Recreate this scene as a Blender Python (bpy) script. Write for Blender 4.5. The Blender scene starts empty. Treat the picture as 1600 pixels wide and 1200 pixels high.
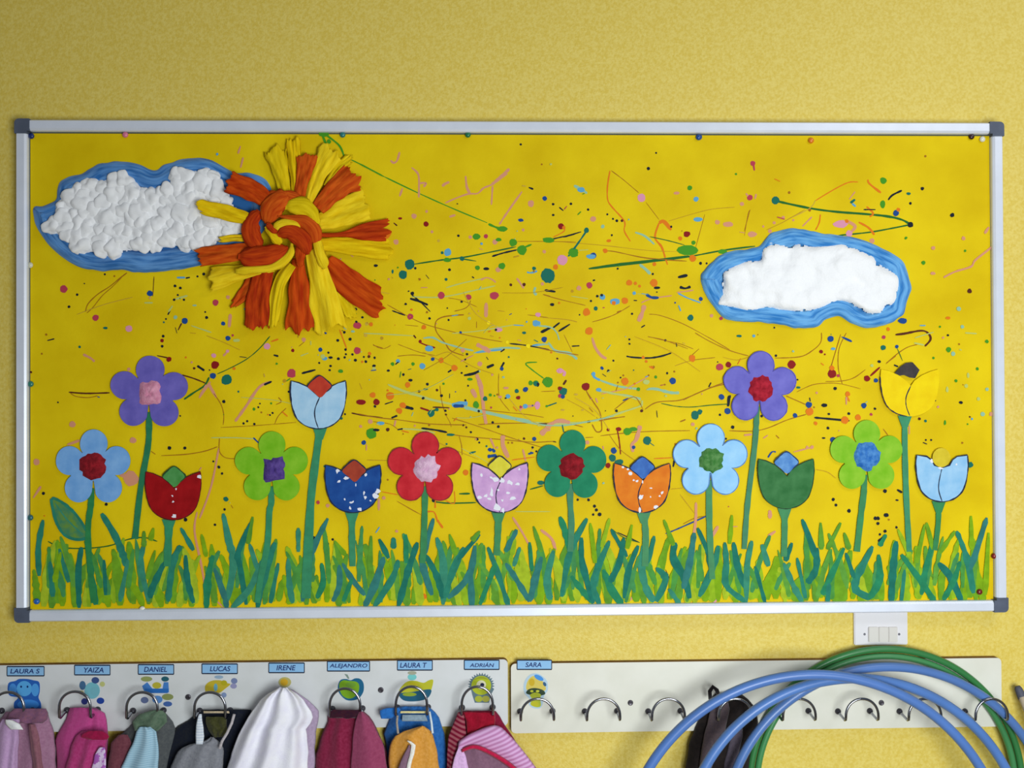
import bpy, bmesh, math, random
from mathutils import Vector, Matrix, noise
from mathutils.geometry import tessellate_polygon

# ------------------------------------------------------------------ camera
SC = bpy.context.scene
COL = SC.collection
F = 1500.0
YAW, PITCH, ROLL = [math.radians(a) for a in (1.5449, 0.5133, -0.2528)]
CAM = Vector((0.0, -1.525, 1.45))
cy_, sy_, cp_, sp_, cr_, sr_ = math.cos(YAW), math.sin(YAW), math.cos(PITCH), math.sin(PITCH), math.cos(ROLL), math.sin(ROLL)
FWD = Vector((sy_*cp_, cy_*cp_, sp_))
_r0 = Vector((cy_, -sy_, 0)); _u0 = _r0.cross(FWD)
RIGHT = cr_*_r0 + sr_*_u0; UP = -sr_*_r0 + cr_*_u0
cd = bpy.data.cameras.new('camera'); cam = bpy.data.objects.new('camera', cd); COL.objects.link(cam)
M = Matrix((( RIGHT.x, UP.x, -FWD.x, CAM.x), (RIGHT.y, UP.y, -FWD.y, CAM.y), (RIGHT.z, UP.z, -FWD.z, CAM.z), (0, 0, 0, 1)))
cam.matrix_world = M
cd.sensor_fit = 'HORIZONTAL'; cd.sensor_width = 36.0; cd.lens = 36.0*F/1600.0; cd.clip_start = 0.05
SC.camera = cam

# ------------------------------------------------------------------ light and exposure
w = bpy.data.worlds.new('room_ambience'); SC.world = w; w.use_nodes = True
w.node_tree.nodes['Background'].inputs[0].default_value = (0.93, 0.97, 1.0, 1)
w.node_tree.nodes['Background'].inputs[1].default_value = 0.17
def area(name, loc, target, sx, sz, power, col):
    l = bpy.data.lights.new(name, 'AREA'); l.shape = 'RECTANGLE'; l.size = sx; l.size_y = sz; l.energy = power; l.color = col
    o = bpy.data.objects.new(name, l); COL.objects.link(o); o.location = loc
    o.rotation_euler = (Vector(target) - Vector(loc)).to_track_quat('-Z', 'Y').to_euler()
    return o
area('daylight_window', (0.58, -1.75, 1.14), (0.36, 0, 1.05), 0.8, 0.7, 26, (0.95, 1.0, 1.0))
area('ceiling_lamp', (1.25, -1.1, 2.4), (0.6, 0, 0.95), 0.8, 0.22, 5.5, (0.97, 0.98, 1.0))
SC.view_settings.view_transform = 'Standard'; SC.view_settings.look = 'None'
SC.view_settings.exposure = 0.0; SC.view_settings.gamma = 1.0
try: SC.view_settings.use_curve_mapping = False
except Exception: pass

# ------------------------------------------------------------------ helpers
def P(px, py, y):
    """point of the plane at depth y (wall plane is 0, the room is y < 0) seen at photo pixel px, py"""
    d = FWD*F + RIGHT*(px - 800.0) - UP*(py - 600.0)
    return CAM + d*((y - CAM.y)/d.y)
def lin(c):
    return tuple(((v/255.0)/12.92 if v <= 10 else (((v/255.0)+0.055)/1.055)**2.4) for v in c)
_mats = {}
def mat(rgb, rough=0.7, var=0.0, scale=40.0, rgb2=None, bump=0.0, bscale=200.0, metal=0.0, stretch=None, coord='Object', spec=0.3, detail=4.0, sharp=None, name='paint', sheen=0.0):
    key = (tuple(rgb), rough, var, scale, rgb2, bump, bscale, metal, stretch, coord, spec, detail, sharp, sheen)
    if key in _mats: return _mats[key]
    m = bpy.data.materials.new(name); m.use_nodes = True; nt = m.node_tree; b = nt.nodes['Principled BSDF']
    c = lin(rgb)
    b.inputs['Base Color'].default_value = (*c, 1); b.inputs['Roughness'].default_value = rough
    b.inputs['Metallic'].default_value = metal; b.inputs['Specular IOR Level'].default_value = spec
    if sheen: b.inputs['Sheen Weight'].default_value = sheen
    if var or rgb2 or bump:
        tc = nt.nodes.new('ShaderNodeTexCoord'); src = tc.outputs[coord]
        if stretch:
            mp = nt.nodes.new('ShaderNodeMapping'); mp.inputs['Scale'].default_value = stretch; nt.links.new(src, mp.inputs[0]); src = mp.outputs[0]
    if var or rgb2:
        n = nt.nodes.new('ShaderNodeTexNoise'); n.inputs['Scale'].default_value = scale; n.inputs['Detail'].default_value = detail
        nt.links.new(src, n.inputs['Vector'])
        r = nt.nodes.new('ShaderNodeValToRGB')
        lo, hi = sharp if sharp else (0.3, 0.7)
        r.color_ramp.elements[0].position = lo; r.color_ramp.elements[1].position = hi
        if rgb2: c1, c2 = c, lin(rgb2)
        else: c1 = tuple(v*(1-var) for v in c); c2 = tuple(min(1, v*(1+var)) for v in c)
        r.color_ramp.elements[0].color = (*c1, 1); r.color_ramp.elements[1].color = (*c2, 1)
        nt.links.new(n.outputs['Fac'], r.inputs[0]); nt.links.new(r.outputs[0], b.inputs['Base Color'])
    if bump:
        n2 = nt.nodes.new('ShaderNodeTexNoise'); n2.inputs['Scale'].default_value = bscale; n2.inputs['Detail'].default_value = 3
        nt.links.new(src, n2.inputs['Vector'])
        bp = nt.nodes.new('ShaderNodeBump'); bp.inputs['Strength'].default_value = bump; bp.inputs['Distance'].default_value = 0.002
        nt.links.new(n2.outputs['Fac'], bp.inputs['Height']); nt.links.new(bp.outputs[0], b.inputs['Normal'])
    _mats[key] = m
    return m
def striped(rgb, rgb2, freq, direction=(0, 0, 1), dist=0.6, duty=0.5, name='ribbed_fabric'):
    m = bpy.data.materials.new(name); m.use_nodes = True; nt = m.node_tree; b = nt.nodes['Principled BSDF']
    b.inputs['Roughness'].default_value = 0.9; b.inputs['Specular IOR Level'].default_value = 0.1
    tc = nt.nodes.new('ShaderNodeTexCoord'); dp = nt.nodes.new('ShaderNodeVectorMath'); dp.operation = 'DOT_PRODUCT'
    dp.inputs[1].default_value = Vector(direction).normalized()
    nt.links.new(tc.outputs['Object'], dp.inputs[0])
    mu = nt.nodes.new('ShaderNodeMath'); mu.operation = 'MULTIPLY'; mu.inputs[1].default_value = freq; nt.links.new(dp.outputs['Value'], mu.inputs[0])
    sn = nt.nodes.new('ShaderNodeMath'); sn.operation = 'SINE'; nt.links.new(mu.outputs[0], sn.inputs[0])
    r = nt.nodes.new('ShaderNodeMapRange'); r.inputs['From Min'].default_value = -dist; r.inputs['From Max'].default_value = dist; nt.links.new(sn.outputs[0], r.inputs[0])
    mx = nt.nodes.new('ShaderNodeMix'); mx.data_type = 'RGBA'; nt.links.new(r.outputs[0], mx.inputs[0])
    mx.inputs[6].default_value = (*lin(rgb), 1); mx.inputs[7].default_value = (*lin(rgb2), 1)
    nt.links.new(mx.outputs[2], b.inputs['Base Color'])
    return m
class MB:
    """collects vertices and faces in world coordinates; build() links them as ONE mesh object"""
    def __init__(s): s.v = []; s.f = []; s.mi = []; s.mats = []; s.uv = {}
    def slot(s, m):
        if m not in s.mats: s.mats.append(m)
        return s.mats.index(m)
    def add(s, vs, fs, m, uvs=None):
        o = len(s.v); i = s.slot(m); s.v += [Vector(v) for v in vs]
        for f in fs: s.f.append([k+o for k in f]); s.mi.append(i)
        if uvs:
            for k, u in enumerate(uvs): s.uv[o+k] = u
    def build(s, name, parent=None, smooth=False):
        if parent is not None: org = Vector(parent['_o'])
        else:
            lo = Vector((min(v.x for v in s.v), min(v.y for v in s.v), min(v.z for v in s.v))); hi = Vector((max(v.x for v in s.v), max(v.y for v in s.v), max(v.z for v in s.v)))
            org = (lo+hi)/2
        me = bpy.data.meshes.new(name); me.from_pydata([tuple(v-org) for v in s.v], [], s.f); me.update()
        for m in s.mats: me.materials.append(m)
        me.polygons.foreach_set('material_index', s.mi)
        if smooth: me.polygons.foreach_set('use_smooth', [True]*len(me.polygons))
        if s.uv:
            l = me.uv_layers.new(name='UVMap')
            for lp in me.loops: l.data[lp.index].uv = s.uv.get(lp.vertex_index, (0, 0))
        o = bpy.data.objects.new(name, me); COL.objects.link(o)
        if parent is not None: o.parent = parent
        else: o.location = org
        o['_o'] = tuple(org)
        return o
def tag(o, label, cat, group=None, kind=None):
    if label: o['label'] = label
    if cat: o['category'] = cat
    if group: o['group'] = group
    if kind: o['kind'] = kind
    return o
def thing(name, loc, label, cat, group=None):
    o = bpy.data.objects.new(name, None); COL.objects.link(o); o.location = loc; o['_o'] = tuple(loc); o.empty_display_size = 0.02
    return tag(o, label, cat, group)
def tess(poly):
    return tessellate_polygon([[Vector((p[0], p[1], 0)) for p in poly]])
def flat(mb, poly, y, m):
    """painted patch on a flat sheet: photo polygon at depth y"""
    vs = [P(p[0], p[1], y) for p in poly]; mb.add(vs, [list(t) for t in tess(poly)], m)
def card(mb, poly, yb, yf, m, medge=None):
    """sheet with thickness from depth yb (back) to yf (front)"""
    n = len(poly); vf = [P(p[0], p[1], yf) for p in poly]; vb = [Vector((v.x, yb, v.z)) for v in vf]
    t = tess(poly)
    mb.add(vf + vb, [list(a) for a in t] + [[a[2]+n, a[1]+n, a[0]+n] for a in t], m)
    mb.add(vf + vb, [[i, (i+1) % n, (i+1) % n+n, i+n] for i in range(n)], medge or m)
def catmull(pts, n=8, closed=False):
    out = []; N = len(pts)
    rng = range(N) if closed else range(N-1)
    for i in rng:
        if closed: a, b, c, d = pts[(i-1) % N], pts[i], pts[(i+1) % N], pts[(i+2) % N]
        else: a, b, c, d = pts[max(i-1, 0)], pts[i], pts[i+1], pts[min(i+2, N-1)]
        for k in range(n):
            t = k/n
            out.append(tuple(0.5*((2*b[j]) + (-a[j]+c[j])*t + (2*a[j]-5*b[j]+4*c[j]-d[j])*t*t + (-a[j]+3*b[j]-3*c[j]+d[j])*t**3) for j in range(len(b))))
    if not closed: out.append(tuple(pts[-1]))
    return out
def resample(pts, n, closed=False):
    q = list(pts) + ([pts[0]] if closed else [])
    L = [0]
    for a, b in zip(q, q[1:]): L.append(L[-1] + math.dist(a, b))
    out = []; j = 0; m = n if closed else n-1
    for i in range(n):
        d = L[-1]*i/m
        while j < len(L)-2 and L[j+1] < d: j += 1
        t = (d-L[j])/max(1e-9, L[j+1]-L[j])
        out.append(tuple(q[j][k] + (q[j+1][k]-q[j][k])*t for k in range(len(q[j]))))
    return out
def stroke(mb, pts, wd, y, m, wob=0.0, sub=5, ends=True, seed=0):
    """brush stroke painted on the flat sheet at depth y; wd = one width or a width per point (photo px)"""
    if not isinstance(wd, (list, tuple)): wd = [wd]*len(pts)
    q = catmull([(p[0], p[1], k) for p, k in zip(pts, wd)], sub) if len(pts) > 1 else pts
    L = []; Rr = []
    for i, p in enumerate(q):
        a = q[max(i-1, 0)]; b = q[min(i+1, len(q)-1)]
        dx, dy = b[0]-a[0], b[1]-a[1]; l = math.hypot(dx, dy) or 1; nx, ny = -dy/l, dx/l
        h = p[2]/2*(1 + wob*noise.noise(Vector((p[0]*.15+seed, p[1]*.15, seed*1.7))))
        if ends and (i == 0 or i == len(q)-1): h *= 0.55
        L.append((p[0]+nx*h, p[1]+ny*h)); Rr.append((p[0]-nx*h, p[1]-ny*h))
    n = len(q); vs = [P(a, b, y) for a, b in L+Rr]
    mb.add(vs, [[i, i+1, n+i+1, n+i] for i in range(n-1)], m)
def blob(cx, cy, r, n=12, wob=0.12, seed=0, sx=1, sy=1):
    return [(cx + math.cos(t)*r*sx*(1+wob*noise.noise(Vector((math.cos(t)*1.3+seed, math.sin(t)*1.3, seed*.37)))*2),
             cy + math.sin(t)*r*sy*(1+wob*noise.noise(Vector((math.cos(t)*1.3+seed, math.sin(t)*1.3, seed*.37)))*2)) for t in [2*math.pi*k/n for k in range(n)]]
def tube(mb, pts, rad, m, seg=10, closed=False):
    """round tube along 3D points (metres)"""
    pts = [Vector(p) for p in pts]; N = len(pts); vs = []; fs = []
    prev = None
    for i, p in enumerate(pts):
        a = pts[(i-1) % N] if closed else pts[max(i-1, 0)]; b = pts[(i+1) % N] if closed else pts[min(i+1, N-1)]
        t = (b-a).normalized()
        if prev is None: up = Vector((0, 1, 0)) if abs(t.y) < .9 else Vector((0, 0, 1))
        else: up = prev
        s = t.cross(up).normalized(); u = s.cross(t).normalized(); prev = u
        r = rad[i] if isinstance(rad, (list, tuple)) else rad
        for k in range(seg):
            an = 2*math.pi*k/seg; vs.append(p + s*math.cos(an)*r + u*math.sin(an)*r)
    for i in range(N if closed else N-1):
        j = (i+1) % N
        for k in range(seg): fs.append([i*seg+k, i*seg+(k+1) % seg, j*seg+(k+1) % seg, j*seg+k])
    if not closed: fs.append(list(range(seg))[::-1]); fs.append([(N-1)*seg+k for k in range(seg)])
    mb.add(vs, fs, m)
def box(mb, lo, hi, m, bev=0.0):
    bm = bmesh.new(); bmesh.ops.create_cube(bm, size=1)
    for v in bm.verts: v.co = Vector(((lo[i]+hi[i])/2 + v.co[i]*(hi[i]-lo[i]) for i in range(3)))
    if bev: bmesh.ops.bevel(bm, geom=bm.edges[:], offset=bev, segments=2, affect='EDGES')
    bm.verts.index_update(); mb.add([v.co.copy() for v in bm.verts], [[v.index for v in f.verts] for f in bm.faces], m); bm.free()
def lathe(mb, c, prof, m, seg=16):
    """profile (radius, distance from the wall towards the room) turned about the y axis at c"""
    vs = []; fs = []
    for r, h in prof:
        for k in range(seg):
            a = 2*math.pi*k/seg; vs.append(Vector((c[0]+math.cos(a)*r, c[1]-h, c[2]+math.sin(a)*r)))
    for i in range(len(prof)-1):
        for k in range(seg): fs.append([i*seg+k, i*seg+(k+1) % seg, (i+1)*seg+(k+1) % seg, (i+1)*seg+k])
    fs.append([(len(prof)-1)*seg+k for k in range(seg)])
    mb.add(vs, fs, m)
def Z(ox, oy, s): return lambda pts: [(ox+p[0]/s, oy+p[1]/s) + tuple(p[2:]) for p in pts]
rnd = random.Random(7)

# ------------------------------------------------------------------ the room
m_wall = mat((223, 196, 82), 0.5, rgb2=(233, 211, 110), scale=240, bump=0.3, bscale=420, detail=8, sharp=(0.36, 0.64), spec=0.35, name='wall_yellow_paint')
mb = MB(); box(mb, (-2.6, 0, 0), (2.8, 0.12, 2.9), m_wall); tag(mb.build('wall_back'), None, None, kind='structure')
m_floor = mat((150, 140, 125), 0.5, var=.15, scale=8, name='floor_tile')
mb = MB(); box(mb, (-2.6, -3.2, -0.1), (2.8, 0.12, 0.0), m_floor); tag(mb.build('floor'), None, None, kind='structure')

# ------------------------------------------------------------------ framed board
YF = -0.025; YP = -0.016
m_alu = mat((222, 228, 242), 0.36, var=0.04, scale=30, metal=0.15, spec=0.5, name='aluminium')
m_cap = mat((84, 92, 110), 0.5, var=.12, scale=60, name='grey_plastic')
x0, x1 = -0.7259, 0.8232; z0 = CAM.z-0.3499; z1 = z0+0.7758
board = thing('notice_board', ((x0+x1)/2, YF, z0), 'wide aluminium framed notice board covered in splattered yellow paper with a painted meadow', 'notice board')
fw = 0.0175
def rail(p, q, horiz):
    mb = MB()
    prof = [(0, -0.006), (0, YF+.003), (.002, YF), (fw-.004, YF), (fw-.001, YF+.002), (fw, YF+.004), (fw, -0.012), (.002, -0.006)]
    # profile: (offset from the outer edge inwards, y)
    vs = []
    for end in (0, 1):
        for o, y in prof:
            if horiz: x = p[0] if end == 0 else q[0]; vs.append((x, y, p[1] + (o if q[2] > 0 else -o)))
            else: z = p[1] if end == 0 else q[1]; vs.append((p[0] + (o if q[2] > 0 else -o), y, z))
    n = len(prof); fs = [[i, (i+1) % n, (i+1) % n+n, i+n] for i in range(n)] + [list(range(n)), list(range(n, 2*n))]
    mb.add(vs, fs, m_alu); return mb.build('frame_rail', board)
cp = 0.021
rail((x0+cp, z0), (x1-cp, z0, 1), True); rail((x0+cp, z1), (x1-cp, z1, -1), True)
rail((x0, z0+cp), (x0, z1-cp, 1), False); rail((x1, z0+cp), (x1, z1-cp, -1), False)
for sx, cx in ((1, x0), (-1, x1)):
    for sz, cz in ((1, z0), (-1, z1)):
        mb = MB(); e = -.0008
        r = .006; pts = [(cp+.001, e), (r, e)] + [(e+(r-e)*(1-math.sin(a)), e+(r-e)*(1-math.cos(a))) for a in (0.4, 0.8, 1.2)] + [(e, r), (e, cp+.001), (fw+.0006, cp+.001), (fw+.0006, fw+.0006), (cp+.001, fw+.0006)]
        P2 = [(cx+sx*a, cz+sz*b) for a, b in pts]; n = len(P2)
        vs = [(a, YF-.0015, b) for a, b in P2] + [(a, -.004, b) for a, b in P2]
        t = tess(P2)
        mb.add(vs, [list(a) for a in t] + [[a[0]+n, a[1]+n, a[2]+n] for a in t] + [[i, (i+1) % n, (i+1) % n+n, i+n] for i in range(n)], m_cap)
        mb.build('corner_cap', board)
# paper: slightly wavy sheet
m_paper = mat((218, 186, 0), 0.62, rgb2=(236, 208, 12), scale=9, bump=0.25, bscale=60, detail=10, sharp=(0.35, 0.7), spec=0.12, name='yellow_painted_paper')
mb = MB(); box(mb, (x0+fw-.002, -.0155, z0+fw-.002), (x1-fw+.002, -.007, z1-fw+.002), mat((70, 82, 76), .8, name='lip_shade_hardboard')); mb.build('backing_board', board)  # dark tone stands in for the frame lip's shade beside the paper
mb = MB(); box(mb, (x0+fw+.0016, YP, z0+fw-.0005), (x1-fw-.0005, -.0156, z1-fw-.0020), m_paper); mb.build('yellow_paper', board)  # wider gap at top and left shows the painted lip shade

# ------------------------------------------------------------------ paint splatter on the paper
PC = {'k': (22, 30, 42), 'b': (25, 72, 140), 'l': (150, 192, 160), 's': (95, 165, 205), 't': (22, 108, 92), 'g': (70, 150, 30), 'r': (140, 22, 22),
      'm': (185, 62, 82), 'p': (216, 150, 118), 'q': (222, 150, 175), 'o': (228, 122, 18), 'n': (166, 108, 18), 'd': (38, 105, 42), 'y': (250, 225, 10), 'u': (190, 148, 30), 'e': (88, 40, 22), 'h': (190, 200, 110), 'w': (205, 170, 60)}
PM = {k: mat(v, 0.6, spec=0.15, name='splatter_paint') for k, v in PC.items()}
spl = MB(); ycount = [0]
def yo():
    ycount[0] += 1; return YP - 0.0002 - ycount[0]*9e-7
def dots(z, s):
    """'x,y,r,c' in tile coordinates"""
    f = z
    for e in s.split():
        a = e.split(','); x, y = f([(float(a[0]), float(a[1]))])[0]; x2, _ = f([(float(a[0])+float(a[2]), float(a[1]))])[0]
        ex = float(a[4]) if len(a) > 4 else 1
        flat(spl, blob(x, y, (x2-x), 10, 0.12, seed=ycount[0]*.7, sx=ex, sy=1/ex if ex != 1 else 1), yo(), PM[a[3]])
def lines(z, s):
    """'c,w;x,y x,y ...' in tile coordinates, w in photo px"""
    for e in s.strip().split('\n'):
        h, b = e.strip().split(';'); c, wd = h.split(','); pts = z([tuple(map(float, q.split(','))) for q in b.split()])
        stroke(spl, pts, float(wd)*(.72 if c in 'nu' else .85 if c in 'dh' else 1), yo(), PM[c], wob=0.5, seed=ycount[0]*.31, ends=True)
A = Z(600, 200, 5.333)
lines(A, '''g,1.8;0,405 260,530 560,665 860,790
g,3.5;870,800 940,830 1000,845
p,3;130,200 110,270 80,290 55,270
p,3;230,330 285,385 292,480 290,580
p,3;290,460 350,460 330,490
p,4;485,485 510,465 545,450
p,2.5;510,625 600,585 700,550 780,545 830,500 900,470 1030,380
p,5;900,470 960,420 1045,340
p,3.5;680,400 690,490 715,545
p,3;905,480 895,640
p,3;960,805 1030,700 1150,530
p,3;155,500 130,570
p,3.5;545,740 595,725
d,2.4;250,1135 480,1100 650,1080 860,1040 1100,990
k,2.6;900,1070 1000,1040 1110,1015
g,4;1110,1020 1230,970
n,1.3;1110,945 1330,945 1600,950
o,1.6;1500,810 1500,860 1410,910
k,2.2;1330,945 1450,915 1590,885
d,2;650,1090 770,1110
k,3;1205,495 1245,510
k,2;1460,660 1495,690
e,2;80,790 110,815
t,2.6;1600,980 1540,1070''')
dots(A, '215,1135,40,t 350,800,22,r 135,753,13,r,1.3 20,880,42,o 250,735,22,p 100,950,22,p 1225,630,28,p 1340,587,20,b 1140,768,18,b,1.3 985,840,32,g,1.4 770,905,30,g,1.2 850,903,18,m 720,910,15,p 620,897,11,k 530,1035,32,s 485,1040,13,t 525,1100,25,g,1.3 650,1088,20,t 1150,1015,42,g 1075,955,32,g 1370,935,35,g,1.5 1475,820,26,r 1410,635,11,k 1410,725,11,k 1557,632,10,k 1140,137,10,k 1315,303,8,n 1485,1105,40,q 1430,1160,20,o 1580,1040,40,g 780,1165,20,g 985,1150,28,g 955,1180,22,p 545,1180,12,k 260,1168,11,t 1250,1170,16,t 1335,1030,15,p 355,695,12,p 400,865,12,p 455,940,12,w 1160,850,12,p 925,950,22,p 955,930,20,g,1.3')
B = Z(880, 200, 5.333)
lines(B, '''o,2;390,355 370,480 370,590 400,650 495,755 515,800 510,860 560,945
n,1.5;400,355 500,430 630,540
n,1.2;690,620 800,765
o,5;800,790 840,780 900,850
o,3;800,790 765,910 820,990 850,1080
u,1.2;880,775 1100,710 1250,675 1430,660
n,2;350,1025 430,1030 700,1085 1030,1110
u,1.2;0,950 350,980 700,1020 950,1030
d,3;215,1175 600,1130 1000,1080 1330,1020 1600,985
t,2.6;200,850 110,980 40,1070
k,2.4;0,910 150,865
l,3;600,870 680,900 760,970
l,4;640,1140 710,1195
d,1.6;720,905 880,940 1010,975
h,2;130,1020 210,1015
n,1.2;1510,900 1540,720 1560,680
o,2;850,1080 870,1140
n,1.2;1180,720 1100,1010
l,4;90,480 150,510 200,545''')
dots(B, '1135,77,23,b 650,583,33,q 1055,500,20,g 1107,593,22,s 1125,762,28,s,1.4 1030,885,27,r 1375,803,32,p,1.4 1285,785,20,p 1570,885,26,p 945,542,18,p,1.4 1555,580,24,m 1580,300,18,m 710,338,14,k 775,208,8,k 65,632,11,k 208,680,11,k 447,773,12,k 490,772,12,e 368,720,9,k 415,757,9,k 900,822,10,k 405,893,9,k 250,758,24,p 150,515,26,s,1.2 1040,1020,60,g,1.5 1080,1090,26,o 975,920,18,o 1085,955,18,g 1330,1030,28,g,1.4 350,1023,20,o 85,1040,38,g,1.2 250,1065,26,b 195,853,22,t 1145,1128,13,k 1195,1128,9,k 330,820,16,l 380,940,16,o,1.3 760,1135,16,o 0,1100,38,q 1490,632,18,p 1440,383,10,g 5,830,15,o')
C = Z(1160, 200, 5.333)
lines(C, '''d,4;270,605 400,635 600,675 800,700 1000,715 1200,735 1330,765 1400,805
d,2.6;1400,805 1250,835 1050,870 800,895
o,1.6;610,605 750,520 880,455 965,450
w,1.4;380,760 560,670 610,600
u,1.4;200,850 330,790 400,750 520,680
o,3;1045,430 1060,465 1155,540
p,2;940,530 890,595
t,3.5;900,625 940,595
s,3;915,630 945,655
k,3;1215,600 1250,560 1330,520
o,3;1035,655 1090,710 1060,740
o,3.5;970,785 1050,830 1100,890
o,2;650,720 640,790 610,850
p,2.4;580,740 500,820
p,4.5;860,770 940,820 890,880
n,1.4;15,860 65,680
p,3;115,550 105,590
m,3;90,290 100,355
p,4;30,545 65,590
k,2;1010,680 1110,680''')
dots(C, '275,605,34,t 1175,440,28,g 1170,635,28,g,0.8 1280,708,26,b 1400,805,24,k 820,800,45,q,1.4 890,880,28,q 88,295,22,m 62,580,22,m 85,885,30,p,1.3 1500,505,15,k 1400,628,12,k 1385,547,15,t,1.3 1525,235,10,n 390,538,12,n 578,105,16,o 265,790,14,p 340,745,14,p 230,860,16,p 175,820,10,p 425,768,10,p 1080,940,22,p 1300,680,16,o 870,775,16,o 1590,1000,16,p 1500,1120,10,g 1360,920,10,g 560,685,12,n')
D = Z(560, 400, 5.333)
lines(D, '''k,3.2;430,355 500,375 580,408
k,1.8;440,320 520,385 600,465
h,2.2;440,340 650,345 800,325 950,290 1140,248
h,2.2;730,265 850,230 1050,185
p,2.6;1020,200 1070,180 1120,200 1145,220
p,5.5;1065,390 1063,510
n,1.4;240,405 400,495 560,570 820,640 1050,690 1200,715
k,2;280,455 390,495
n,2.4;880,490 800,495 700,510 645,550 650,630 720,720 770,790 880,830
n,1.2;750,350 860,370 990,425
n,1.6;935,370 920,410 880,440 800,460
k,2;1260,730 1400,745 1590,780
h,1.8;50,645 270,655 460,665
l,2.6;540,685 620,680 700,720 850,765 960,790
l,2.6;960,810 1080,780 1220,765 1350,770
s,2.4;980,805 1100,790 1200,780
p,6;985,735 1050,770 1100,800
h,1.8;780,645 1000,625 1200,590 1290,575
s,1.6;1290,575 1380,580
n,1.6;325,835 450,825 560,835
n,1.2;120,735 170,765 220,770 270,745
n,1.2;330,735 420,770 520,805 640,830
u,1.4;640,835 740,800 800,830 950,920 1130,985
u,1.4;540,800 700,880 830,940
k,4;880,995 960,980 1010,955
k,4;1070,930 1130,905
k,2.6;745,970 775,950
p,5;985,985 1010,1070 1030,1190
p,6;950,1110 980,1180
g,2;1490,885 1395,895 1450,950 1545,1020
h,3.4;245,1070 400,1130 600,1190
e,3;460,660 480,685
r,2.4;510,720 570,745 640,765
n,1.2;390,575 500,585
u,1.4;1160,455 1220,462
n,1.5;985,545 985,600
l,4;1475,260 1465,300 1485,325
s,3;1405,135 1440,140 1490,125
s,3;1450,745 1560,735
k,3;1525,640 1600,600
n,1.2;1410,490 1580,512
p,3;1320,185 1380,270
k,2.4;1185,800 1220,775
k,3;1215,885 1190,930
n,1.5;1540,320 1600,335''')
dots(D, '425,70,42,t 370,155,36,t 475,102,10,k 145,80,15,k,1.3 285,130,13,t,0.7 760,115,12,k 730,195,13,t 690,328,31,m 918,343,24,m 1130,330,35,m,1.1 432,505,26,m 593,520,11,k 752,533,9,k 450,312,16,k 545,593,20,o 590,772,30,s,1.2 535,918,26,s 620,860,16,b 690,870,24,o 800,933,26,o 1013,898,20,p 870,785,18,p 1065,106,18,k,1.4 1160,115,18,p 1193,85,26,g 990,98,20,g 1580,165,58,t 1478,560,28,s 1545,697,20,b 1490,488,16,q 1240,718,13,y 1415,750,18,y 1085,555,16,y 1380,640,14,t,1.2 1575,1050,40,g 1480,1060,24,g 1435,1055,18,g 1395,1110,20,b 1320,1125,18,t 1270,240,12,e 1380,238,14,e 515,712,14,r 62,880,12,k 375,988,12,k 250,955,12,k,1.2 130,915,13,k,1.2 130,940,13,s 330,875,18,s 285,900,16,g 410,1075,22,o 435,1035,14,k,1.3 575,1070,11,k 505,1128,11,e 560,1110,13,t,1.6 265,1165,32,o 122,1160,22,o 655,1118,11,e 693,1163,12,k 0,585,22,r 0,785,20,m 455,900,15,g 1245,1170,18,s 1335,1180,16,r 1055,1185,18,t 1100,1158,13,g 60,660,15,w 195,685,14,u 860,975,9,k 105,572,15,o 70,565,15,w 1115,990,10,p 1195,940,17,b 1170,615,24,q,1.4 925,520,14,h')
Ee = Z(840, 400, 5.333)
lines(Ee, '''d,3.2;425,105 700,65 1000,30 1260,0
n,1.6;800,0 950,20 1240,42
l,4;850,70 900,110 940,150
n,1.5;45,322 200,365 400,412
n,1.5;455,550 560,520 660,480 770,415
n,2;660,470 700,455
k,2;800,370 830,372
p,2;865,390 950,355 1120,330
b,4;905,320 950,345 1010,348
h,1.2;830,315 900,318
p,7;890,410 870,480 840,545
n,1.5;930,485 1020,495 1200,560 1400,665 1600,780
k,4.5;1170,178 1250,160
k,4;1185,258 1230,270 1275,255
s,2;1170,310 1250,350 1360,390
p,2;1160,305 1300,285
n,1.2;920,670 1060,705 1180,730 1300,775
k,2.6;740,835 800,845 930,850 1030,835 1115,808
p,4;455,680 480,760 530,830 575,855
k,3.4;25,635 110,595
k,3.4;130,598 185,555
k,3;175,628 270,568
l,2.4;0,580 110,595 160,640 180,700
l,4;90,720 150,790 260,810 330,860
n,2;0,765 150,795 340,825
l,2;0,740 100,735
n,1.2;220,655 290,800
k,1.8;285,752 350,748
q,5;165,970 190,950 225,970 215,1000
s,4;460,975 475,1010 520,1035
l,3;520,1035 650,1080 760,1100 850,1108
l,4;920,1110 980,1105 1050,1125 1120,1140 1180,1140
s,4;490,1110 540,1130
l,2.6;540,1130 650,1150 760,1165 860,1190
p,1.5;530,1150 700,1115 760,1095 930,1000
u,1.2;1145,915 1290,870 1480,845
n,2;1215,1200 1350,1135 1470,1090 1600,1060
n,2.2;405,1120 440,1190
k,2;530,920 545,945
o,2.4;930,920 970,940
n,1.2;30,1130 150,1125
k,3;60,285 150,298
h,1.4;280,335 420,355
u,1.4;20,510 240,530 330,550
k,2.4;460,205 480,200''')
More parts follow.
